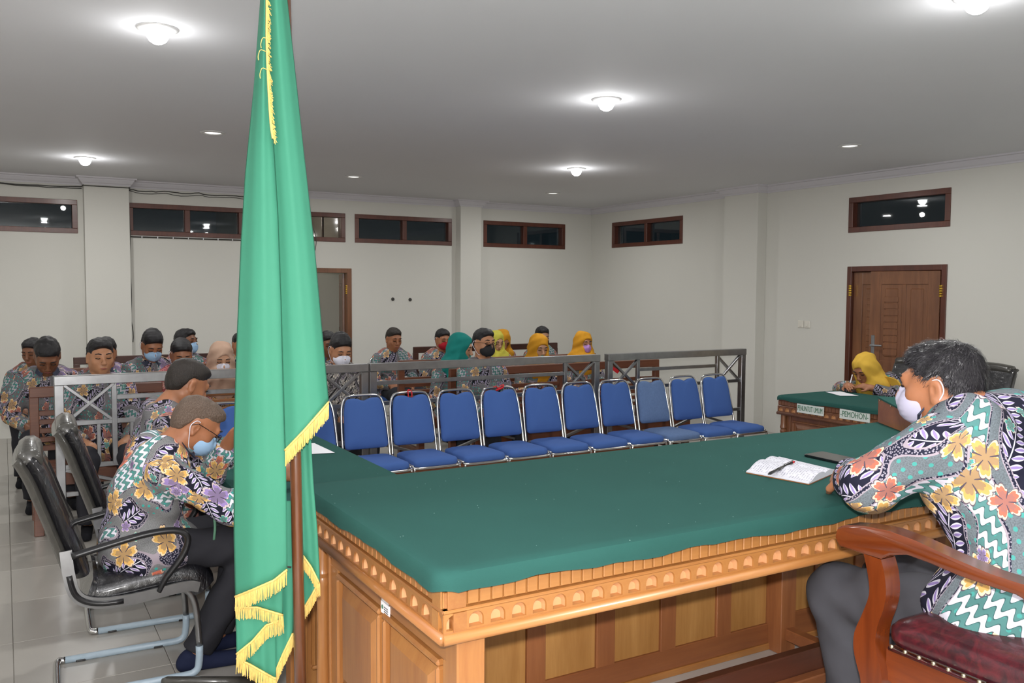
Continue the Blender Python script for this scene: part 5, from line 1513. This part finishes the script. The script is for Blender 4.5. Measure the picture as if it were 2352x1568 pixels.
HID = 0
def person(name_label, root, rz, head_px=None, head=None, crown=None, hs=1.0, lean=.1, lean2=None, yaw=0., pitch=0., roll=0., skin_='skin_brown', shirt='batik', shirt_k=1., hair='hair', mask=None, glasses=False, hijab=None,
           hands=None, seat=.44, vox=.010, ss=1.0, group=None, legs=True, sleeve=1.0, feet=None, trousers='trousers', mask_low=False, hair_top=0., elbow_pole=None, knees=None, strands=0, face=True, wide=1., long_hair=False, cat='person', shoulder_tilt=0., N_at=None, arm_at=None, hair_k=1.0):
    """seated figure. root = floor point under the hips, rz = facing (0 = +y). hands = two targets in local metres"""
    t = thing('person', name_label, cat, root, rz, group)
    H0 = np.array([0, -.0, seat+.085*ss])
    lean2 = lean if lean2 is None else lean2
    def spine(l):
        u0 = np.array([0, math.sin(lean), math.cos(lean)]); u1 = np.array([0, math.sin(lean2), math.cos(lean2)])
        C = H0+u0*.27*l; N = C+u1*.24*l; return C, N, u1
    l = ss; R = mat3(yaw, pitch, roll)
    for _ in range(8):
        C, N, u1 = spine(l)
        nd = nrm(u1*.55+np.array([0, .12, 1.])*.6); Hc = N+nd*.09*ss+R@np.array([0, .018, .085])*hs
        top = Hc[2]+.118*hs
        if crown is None: break
        l += (crown-top)*1.6; l = min(max(l, .72*ss), 1.35*ss)
    if N_at is not None:
        N = np.array(N_at, float); C = H0+(N-H0)*.5+np.array([0, -.03, .03])
        u1 = nrm(N-C); Hc = N+nrm(u1*.5+np.array([0, .1, 1.])*.6)*.09*ss+R@np.array([0, .018, .085])*hs
    if head is not None: Hc = np.array(head, float)
    sw = .175*ss*wide; up = u1
    st = math.sin(shoulder_tilt)
    SL = N-up*.055*ss+np.array([-sw, .0, -st*sw]); SR = N-up*.055*ss+np.array([sw, .0, st*sw])
    l1, l2 = .285*ss, .25*ss
    if hands is None: hands = ((-.14, .33, seat+.175), (.14, .33, seat+.175))
    arms = []
    for S_, hd, sd in ((SL, hands[0], -1), (SR, hands[1], 1)):
        pole = (elbow_pole or {}).get(sd, (sd*.55, -.5, -.8))
        E_, W_ = ik(S_, hd, l1, l2, pole)
        if arm_at and sd in arm_at: E_, W_ = (np.array(q_, float) for q_ in arm_at[sd])
        arms.append((S_, E_, W_, sd))
    kn = knees or ((-.13, .46*ss, seat+.085*ss), (.13, .46*ss, seat+.085*ss)); an = feet or ((-.13, .44*ss, .085), (.13, .44*ss, .085))
    # --- body: one continuous skin
    F = Field(); T = add_head(F, N+up*.02, Hc, R, hs, .054*ss)
    F.cap(N, C, .07*ss, .09*ss, .05); F.cap(C, H0, .09*ss, .11*ss, .05); F.cap(SL, SR, .045*ss, .045*ss, .04)
    for (S_, E_, W_, sd) in arms:
        F.cap(S_, E_, .042*ss, .036*ss, .03); F.cap(E_, W_, .036*ss, .025*ss, .02)
        hk = arms[0][2] if sd > 0 else arms[1][2]
        fd = W_-E_; add_hand(F, W_, nrm(nrm(fd)+np.array([-sd*.16, .15, -.1])), np.array([-sd*.5, 0, -.85]), ss*(1.12 if vox > .009 else 1.0), sd, .40)
    for sd, k_, a_ in ((-1, kn[0], an[0]), (1, kn[1], an[1])):
        hp_2 = H0+np.array([sd*.085*ss, 0, -.02])
        F.cap(hp_2, k_, .07*ss, .05*ss, .04); F.cap(k_, a_, .048*ss, .036*ss, .03)
    bv, bq = F.mesh('body', vox, smooth=1)
    link('body', mesh_np('body', bv, bq), skin_, t, True)
    # --- shirt: follows the body, open neck, clean cuffs and hem
    G = Field(); w_ = .022*ss
    G.cap(N-up*.05*ss, C, .105*ss, .125*ss*wide, .05); G.cap(C, H0+np.array([0, 0, .02]), .125*ss*wide, .145*ss*wide, .05)
    G.cap(SL*.85+N*.15-up*.01, SR*.85+N*.15-up*.01, .062*ss, .062*ss, .06)
    G.ell((C+N)/2+np.array([-.085*ss*wide, .0, 0]), (.10*ss, .115*ss, .17*ss), None, .05); G.ell((C+N)/2+np.array([.085*ss*wide, .0, 0]), (.10*ss, .115*ss, .17*ss), None, .05)
    G.ell(H0+np.array([0, .05*ss, -.012]), (.205*ss*wide, .195*ss, .125*ss), None, .06)
    bones = [(H0, N, .165*ss, 0.0)]
    for (S_, E_, W_, sd) in arms:
        G.cap(S_, E_, .064*ss, .062*ss, .035)
        cf = E_+(W_-E_)*(.94*sleeve)
        if sleeve > .15: G.cap(E_, cf, .062*ss, .050*ss, .025, end=.0); bones.append((E_, W_, .055*ss, .9+sd*.37))
        bones.append((S_, E_, .065*ss, .5+sd*.29))
    cN = N+up*.055*ss
    for k_ in range(14):   # collar band
        a0, a1 = 2*PI*k_/14, 2*PI*(k_+1)/14
        cp = lambda a: N+up*(.022+.012*math.cos(a+PI))*ss+np.array([.066*math.cos(a-PI/2), .070*math.sin(a-PI/2)+.005, -.018*math.sin(a-PI/2)])*ss
        G.cap(cp(a0), cp(a1), .0115*ss, None, .012)
    ph = random.uniform(0, 9)
    def disp(p):
        a, b2, c = p[:, 0], p[:, 1], p[:, 2]
        return .0035*np.sin(23*a+17*c+ph)*np.sin(19*c-21*b2+ph*2)+.0028*np.sin(41*c+30*b2+13*a+ph)+.002*np.sin(67*(a-c)+31*b2+ph*3)
    neck_c = N+up*.075*ss+np.array([0, .03*ss, 0])
    G.ell(neck_c, (.052*ss, .066*ss, .085*ss), None, .008, '-')
    sv, sq_ = G.mesh('shirt', vox, disp=disp, smooth=2)
    me = mesh_np('shirt', sv, sq_); wrap_uv(me, bones, shirt_k); link('shirt', me, shirt, t, True)
    if hijab is None:
        for sx in (-1, 1):
            cl = [N+up*(a_*ss)+np.array([sx*b_, c_, 0])*ss for b_, c_, a_ in ((.060, .015, .062), (.016, .078, .028), (.048, .108, -.022), (.082, .066, .012))]
            cl2 = [q_+nrm(q_-N)*.006 for q_ in cl]
            MB().loops([cl, cl2]).build('collar', 'collar', t, False, world=False)
    # --- trousers
    if legs:
        K = Field(); K.ell(H0+np.array([0, .01, -.02]), (.15*ss, .12*ss, .09*ss), None, .05)
        for sd, k_, a_ in ((-1, kn[0], an[0]), (1, kn[1], an[1])):
            hp_2 = H0+np.array([sd*.085*ss, 0, -.01]); K.cap(hp_2, k_, .084*ss, .076*ss, .04); K.cap(k_, np.array(a_)+[0, 0, .0], .074*ss, .062*ss, .04, end=.0)
        def disp2(p): return .004*np.sin(31*p[:, 1]+22*p[:, 2]+ph)*np.sin(25*p[:, 0]+14*p[:, 2])+.003*np.sin(47*p[:, 2]-38*p[:, 1])
        v_, q_ = K.mesh('trousers', vox*1.1, disp=disp2, smooth=2); link('trousers', mesh_np('trousers', v_, q_), trousers, t, True)
        for sd, a_ in ((-1, an[0]), (1, an[1])):
            a_ = np.array(a_); L_ = Field(); L_.cap(a_*[1, 1, 0]+[0, -.05*ss, .034*ss], a_*[1, 1, 0]+[sd*.02, .15*ss, .026*ss], .036*ss, .034*ss, .02); L_.ell(a_*[1, 1, 0]+np.array([0, -.02, .06*ss]), (.036*ss, .05*ss, .035*ss), None, .02)
            v_, q_ = L_.mesh('shoe', .008, smooth=1, cut=lambda p: .002-p[:, 2]); link('shoe', mesh_np('shoe', v_, q_), 'shoe', t, True)
    # --- hair or headscarf
    h = hs; hw = .35 if hair_k < 1 else .7
    if hijab is None:
        A = Field(); A.ell(T((0, -.016, .037)), np.array((.0785, .099, .084+hair_top))*h*hair_k, R, .02*h); A.ell(T((0, -.050, -.012)), np.array((.069, .052, .066))*h*hair_k, R, .03*h)
        A.ell(T((0, .035, .078)), np.array((.058, .055, .038+hair_top))*h*hair_k, R, .025*h)
        if long_hair: A.cap(T((-.05, -.05, -.02)), T((-.055, -.06, -.16)), .04*h, .03*h, .03); A.cap(T((.05, -.05, -.02)), T((.055, -.06, -.16)), .04*h, .03*h, .03)
        lt = [(-.13, -.09), (-.09, -.08), (-.05, -.05), (-.034, .008), (-.02, .024), (.004, .022), (.012, -.014), (.038, -.012), (.050, .035), (.072, .062), (.085, .074), (.12, .086)]
        if long_hair: lt = [(-.13, -.2), (-.02, -.2), (.02, -.02), (.045, .045), (.075, .066), (.12, .072)]
        lx, lz = np.array(lt).T
        def cut(p):
            q_ = (p-Hc)@R/h; return (np.interp(q_[:, 1], lx, lz)-q_[:, 2])*h*.8
        def hd(p):
            q_ = (p-Hc)@R/h; return h*hw*(.0022*np.sin(160*q_[:, 0]+90*q_[:, 2])+.0025*np.sin(120*q_[:, 1]+60*q_[:, 0]+70*q_[:, 2])+.0018*np.sin(230*q_[:, 2]-180*q_[:, 1]))
        v_, q_ = A.mesh('hair', min(vox, .0075), disp=hd, cut=cut, smooth=1)
        ho = link('hair', mesh_np('hair', v_, q_), hair, t, True)
        if strands:
            wc = T((.0, -.055, .105))     # crown whorl
            fwd = R@np.array([0, 1, 0.])
            def flow(p):
                q_ = p-wc; return q_/(np.linalg.norm(q_, axis=1)[:, None]+1e-6)+np.array([0, 0, -.35])+fwd*.25
            vv, f4, f3 = strand_cap(v_, q_, strands, .021*h, flow, .0006)
            me = bpy.data.meshes.new('hair_strands'); me.from_pydata(vv.tolist(), [], f4.tolist()+f3.tolist()); tag(link('hair_strands', me, 'hair_strand', ho), kind='stuff')
    else:
        A = Field(); A.ell(T((0, -.012, .034)), np.array((.090, .110, .098))*h, R, .02); A.ell(T((0, .015, -.04)), np.array((.086, .090, .10))*h, R, .04)
        A.cap(T((0, -.02, -.05)), N+up*.03+np.array([0, .01, 0]), .097*h, .12*ss, .05)
        A.ell(N+np.array([0, .045, -.015])*ss, np.array((.17, .125, .105))*ss, None, .06); A.ell(N+np.array([0, -.03, -.01])*ss, np.array((.15, .09, .10))*ss, None, .05)
        A.ell(N+np.array([0, .085, -.09])*ss, np.array((.13, .055, .12))*ss, None, .05)
        A.ell(T((0, .120, -.010)), np.array((.058, .080, .080))*h, R, .012, '-')
        def hd(p): return .004*np.sin(38*p[:, 2]+55*p[:, 0]+30*np.abs(p[:, 0]))+.003*np.sin(70*p[:, 2]-40*p[:, 1]+ph)
        v_, q_ = A.mesh('headscarf', min(vox, .009), disp=hd, smooth=2); link('headscarf', mesh_np('headscarf', v_, q_), hijab, t, True)
        MB().tube([T((.056*math.cos(a), .072-.010*abs(math.sin(a)), -.008+.078*math.sin(a))) for a in np.linspace(.35, PI-.35, 14)], .008*h, 6).build('cap_edge', 'undershirt', t, True, world=False)
    # --- face details
    if face:
        for sx in (-1, 1):
            e = MB().tube([T((sx*.031-.017, .089, .003)), T((sx*.031, .0935, -.0005)), T((sx*.031+.017, .089, .003))], .0028*h, 6); e.build('eyelid', 'eye_dark', t, True, world=False)
            MB().tube([T((sx*.014, .0975, .028)), T((sx*.031, .0985, .034)), T((sx*.050, .088, .029))], [.0032*h, .0042*h, .002*h], 6).build('eyebrow', 'hair', t, True, world=False)
        if mask is None or mask_low:
            MB().tube([T((-.021, .0965, -.064)), T((0, .1005, -.066)), T((.021, .0965, -.064))], [.002*h, .0055*h, .002*h], 8).build('lips', 'lip', t, True, world=False)
    if mask:
        dz = -.05 if mask_low else 0
        K = Field(); K.ell(T((0, .045, -.052+dz)), np.array((.066, .072, .062))*h, R, .02); K.cap(T((0, .104, -.008+dz)), T((0, .106, -.035+dz)), .011*h, .0165*h, .014); K.cap(T((0, .106, -.035+dz)), T((0, .100, -.075+dz)), .0165*h, .014*h, .014)
        K.ell(T((0, .02, -.05+dz)), np.array((.0595, .066, .085))*h, R, .006, '-')
        def cutm(p):
            q_ = (p-Hc)@R/h; return np.maximum(np.maximum(.018-q_[:, 1], q_[:, 2]-(-.016+dz+.026*np.clip(1-np.abs(q_[:, 0])/.055, 0, 1))), np.maximum(-.112+dz-q_[:, 2], np.abs(q_[:, 0])-.069))*h
        def dm(p):
            q_ = (p-Hc)@R/h; return .0009*np.sin(q_[:, 2]*420)*(np.abs(q_[:, 0]) < .05)
        v_, q_ = K.mesh('mask', min(vox*.62, .0055), cut=cutm, disp=dm, smooth=2)
        mo = link('face_mask', mesh_np('face_mask', v_, q_), mask, t, True)
        if hijab is None and not mask_low:
            for sx in (-1, 1):
                lp = smooth_path([T((sx*.063, .022, -.022)), T((sx*.075, -.0, .012)), T((sx*.084, -.024, .014)), T((sx*.087, -.034, -.014)), T((sx*.082, -.018, -.042)), T((sx*.068, .012, -.085)), T((sx*.055, .03, -.095))], 5)
                MB().tube(lp, .0018*h, 6).build('ear_loop', 'mask_white', mo, True, world=False)
    if glasses:
        g = MB()
        for sx in (-1, 1):
            g.tube([T((sx*.032+.023*math.cos(a), .108-.004*abs(math.cos(a)), .002+.016*math.sin(a))) for a in np.linspace(0, 2*PI, 20)[:-1]], .0014*h, 6, closed=True)
            g.tube([T((sx*.055, .104, .008)), T((sx*.078, .06, .010)), T((sx*.083, -.01, .008)), T((sx*.084, -.03, -.01))], .0016*h, 6)
        g.tube([T((-.009, .109, .005)), T((0, .113, .008)), T((.009, .109, .005))], .0014*h, 6)
        go = g.build('spectacles', 'phone', t, True, world=False)
        MB().box((-.02, -.0006, -.014), (.02, .0006, .014)).xf(R*h, T((-.032, .107, .002))).box((0, 0, 0), (0, 0, 0)).build('lens', 'lens', go, world=False)
        MB().box((-.02, -.0006, -.014), (.02, .0006, .014)).xf(R*h, T((.032, .107, .002))).build('lens', 'lens', go, world=False)
    return dict(root=t, T=T, R=R, Hc=Hc, N=N, C=C, arms=arms, H0=H0, hs=hs, kn=kn, an=an)
# ================================================================== THE AUDIENCE
def seat_at(px, py, Yhead, lean=.1):
    """floor point and crown height for a head whose crown shows at px, py at distance Y"""
    p = at(px, py, Y=Yhead); return p
AUD = [
 # label, crown px, crown py, Y of head, keyword arguments
 ('man with bowed head in flowered batik at far left of front bench', 107, 774, 7.62, dict(pitch=.75, lean=.12, lean2=.30, hs=1.15, skin_='skin_dark')),
 ('man with closed eyes and no mask, hands in lap, behind left railing', 228, 776, 6.80, dict(pitch=.12, lean=.02, hs=1.08, skin_='skin_tan', yaw=.12)),
 ('man hidden behind the bowed man at far left', 80, 776, 8.7, dict(pitch=.3, lean=.05, hs=1.0, skin_='skin_dark', yaw=-.5)),
 ('man mostly hidden behind the man with closed eyes', 243, 774, 7.9, dict(pitch=.3, lean=.1, hs=1.0, skin_='skin_brown')),
 ('man with blue mask looking down, spiky black hair, second row left', 346, 757, 7.85, dict(pitch=.55, lean=.1, hs=1.05, mask='mask_blue', hair_top=.012, skin_='skin_brown', yaw=.1)),
 ('man in red batik shirt with white mask', 415, 777, 7.75, dict(pitch=.45, lean=.1, hs=1.08, mask='mask_white', shirt='batik_red', skin_='skin_brown')),
 ('man in blue mask looking aside behind the man in red', 424, 755, 9.3, dict(pitch=.0, yaw=.75, lean=.05, hs=1.1, mask='mask_blue', skin_='skin_dark')),
 ('woman in beige headscarf with white mask beside the flag', 507, 792, 7.75, dict(pitch=.35, lean=.1, hs=1.1, mask='mask_white', hijab='hijab_beige', shirt='batik_brown', skin_='skin_fair')),
 ('man with black hair almost hidden behind left edge of flag', 552, 764, 9.2, dict(pitch=.2, lean=.1, hs=1.0)),
 ('dark-haired man almost hidden by the right flag edge', 752, 760, 8.2, dict(pitch=.3, lean=.1, hs=1.0, skin_='skin_dark')),
 ('young man in black and white batik with white mask right of flag', 780, 766, 6.92, dict(pitch=.42, lean=.12, hs=1.08, mask='mask_white', shirt='batik_mono', hair_top=.014, skin_='skin_tan', hands=((-.06, .3, .6), (.06, .3, .6)))),
 ('man without mask on a blue chair near the back door', 903, 752, 9.1, dict(pitch=.25, lean=.03, hs=1.05, skin_='skin_brown', yaw=.05, hair='hair_short', hair_k=.985)),
 ('man in red mask behind the woman in teal headscarf', 1017, 755, 8.9, dict(pitch=.2, lean=.1, hs=1.0, mask='mask_red', skin_='skin_brown')),
 ('woman in teal headscarf turned towards the man in black mask', 1052, 767, 7.35, dict(pitch=.25, yaw=.8, lean=.1, hs=1.08, hijab='hijab_teal', skin_='skin_fair')),
 ('man with glasses and large black mask in the middle of front bench', 1111, 754, 6.80, dict(pitch=.05, lean=.02, hs=1.08, mask='mask_black', glasses=True, skin_='skin_tan', yaw=.12)),
 ('woman in pale yellow headscarf half hidden behind man in black mask', 1139, 777, 8.9, dict(pitch=.3, lean=.1, hs=1.0, hijab='hijab_lime', skin_='skin_fair')),
 ('woman in mustard headscarf with bowed face behind man in black mask', 1151, 775, 9.3, dict(pitch=.6, lean=.1, hs=1.05, hijab='hijab_mustard', skin_='skin_brown')),
 ('woman in mustard headscarf with teal mask pulled under her chin', 1238, 780, 7.75, dict(pitch=.3, yaw=-.1, lean=.1, hs=1.08, hijab='hijab_mustard', mask='mask_teal', mask_low=True, skin_='skin_fair')),
 ('bareheaded dark-haired woman in black mask by the back wall', 1247, 759, 9.35, dict(pitch=.2, yaw=-.2, lean=.1, hs=1.1, mask='mask_black', long_hair=False, skin_='skin_fair')),
 ('woman in mustard headscarf with purple mask at right end of bench', 1340, 762, 7.75, dict(pitch=.15, lean=.05, hs=.98, hijab='hijab_mustard', mask='mask_purple', skin_='skin_tan')),
]
PEOPLE_N = globals().get('PEOPLE_N', 99)
for lb, px_, py_, Yh, kw in AUD[:PEOPLE_N]:
    kw = dict(kw); p = at(px_, py_, Y=Yh); r_ = kw.pop('rz', 0.)
    kw.setdefault('shirt', 'batik2'); kw.setdefault('vox', .0105)
    ln = kw.get('lean', .1); ln2 = kw.get('lean2', ln)
    fwd = (.27*math.sin(ln)+.33*math.sin(ln2))*.95+.03
    face_dir = np.array([math.sin(r_), -math.cos(r_), 0])   # rz turns them a little towards the dais on their right
    ang = PI+r_
    fd = np.array([-math.sin(ang), math.cos(ang), 0])
    root = np.array([p[0], p[1], 0])-fd*fwd
    seat = .43
    person(lb, root, ang, crown=p[2], seat=seat, **kw)
# ================================================================== THE FOUR PEOPLE AT THE DESKS
# judge at the bench, seen from behind his left shoulder
J = person('man with white mask and grey flowered batik leaning on the judges bench', (2.27, 1.22, DAIS), 0, crown=None, seat=.49, ss=1.12, hs=1.04, vox=.0065, head=(.03, .31, 1.135),
           N_at=(.035, .235, 1.045), yaw=.26, pitch=.10, roll=.04, skin_='skin_red', shirt='batik_judge', mask='mask_pale', hands=((-.05, .72, .83), (.33, .52, .84)), elbow_pole={-1: (-1, .25, -.55), 1: (1, -.1, -.7)},
           knees=((-.075, .555, .475), (.19, .56, .475)), feet=((-.045, .50, .085), (.18, .5, .085)), trousers='trousers_grey', strands=9000, wide=1.06, shoulder_tilt=.03, arm_at={-1: ((-.235, .34, .870), (-.075, .53, .84))})
# older man with glasses, bowed over the left desk
M1 = person('older man with grey cropped hair, glasses and blue mask bowed at left desk', (VC1[0]+.05, 4.0, 0), -PI/2, seat=.46, ss=1.05, hs=1.04, vox=.0065, head=(.02, .235, 1.055),
            N_at=(.02, .115, .935), lean=.4, yaw=.0, pitch=.66, skin_='skin_red', shirt='batik', hair='hair_grey', hair_k=.955, mask='mask_blue', glasses=True, hands=((-.13, .40, .93), (.16, .56, .815)), elbow_pole={-1: (-.5, .3, -1), 1: (.5, .1, -1)},
            knees=((-.10, .47, .53), (.14, .46, .53)), feet=((-.05, .33, .085), (.11, .21, .085)), strands=0, wide=1.06)
# his neighbour, head bowed
M2 = person('man with short black hair and batik shirt, head bowed, farther at left desk', (VC2[0]+.05, 4.70, 0), -PI/2, seat=.46, ss=1.05, hs=1.06, vox=.0075, head=(.0, .155, 1.16),
            N_at=(.0, .06, 1.02), lean=.25, yaw=.35, pitch=.5, skin_='skin_brown', shirt='batik2', hair='hair_short', hair_k=.985, hands=((-.05, .45, .83), (.1, .45, .83)), elbow_pole={-1: (-.5, .2, -1), 1: (.5, .1, -1)},
            knees=((-.12, .46, .53), (.12, .46, .53)), wide=1.05)
# clerk writing at the right desk
W1 = person('woman in yellow headscarf writing at the right desk', (7.10, 5.22, 0), PI/2, seat=.45, ss=1.0, hs=1.12, vox=.0085, head=(.06, .30, .945), N_at=(.04, .16, .80), lean=.3, yaw=.0, pitch=.55, skin_='skin_brown',
            shirt='batik2', hijab='hijab_yellow', hands=((-.14, .46, .795), (.06, .55, .80)), elbow_pole={-1: (-1, 0, -.3), 1: (1, 0, -.3)})
# scarf end lying over her near shoulder
rt = W1['root']; N = W1['N']
sc = MB().loops([[(x, N[1]+dy, z+N[2]) for x, dy, z in ((xx-.05, d+.01, zz), (xx+.05, d+.01, zz), (xx+.05, d-.012, zz), (xx-.05, d-.012, zz))] for xx, d, zz in ((-.08, .05, .08), (-.15, .04, .06), (-.20, .02, -.02), (-.215, -.0, -.12), (-.215, -.02, -.22))])
sc.build('scarf_end', 'hijab_yellow', rt, 60, world=False)
hp3 = W1['arms'][1][2]
tag(MB().tube([(6.52, 5.235, .765), (6.60, 5.262, .90)], .0045, 8).build('pen', 'paper', None, True), 'white pen in the hand of the woman in yellow headscarf', 'pen')
# bracelet on the older man's far wrist, green lanyard at his hip
S_, E_, W_, sd = M1['arms'][0]; d = nrm(W_-E_); x, y, _z = frame(d); c = E_+(W_-E_)*.90
MB().tube([c+(x*math.cos(a)+y*math.sin(a))*.034 for a in np.linspace(0, 2*PI, 22)[:-1]], .005, 6, closed=True).build('bracelet', 'steel', M1['root'], True, world=False)
MB().tube(smooth_path([(.19, .27, .70), (.195, .275, .64), (.19, .27, .575)], 4), .006, 6, flat=.4).build('lanyard', 'sign_green', M1['root'], True, world=False)
# lettering on his navy sandal
sh_ = [o for o in M1['root'].children if o.name.startswith('shoe')]
for o in sh_: o.data.materials.clear(); o.data.materials.append(MAT['sandal'])
me = text_mesh('TNI', .034, .0008); R = rotm(PI/2-.5, 0, 0)
fx = M1['an'][1]
Rr = rotm(0, 0, PI/2) @ rotm(PI/2-.35, 0, 0)
for v in me.vertices:
    c = Rr@np.array(v.co); v.co = Vector(c+np.array([fx[0]+.040, fx[1]+.07, .042]))
link('lettering', me, 'paper', M1['root'])
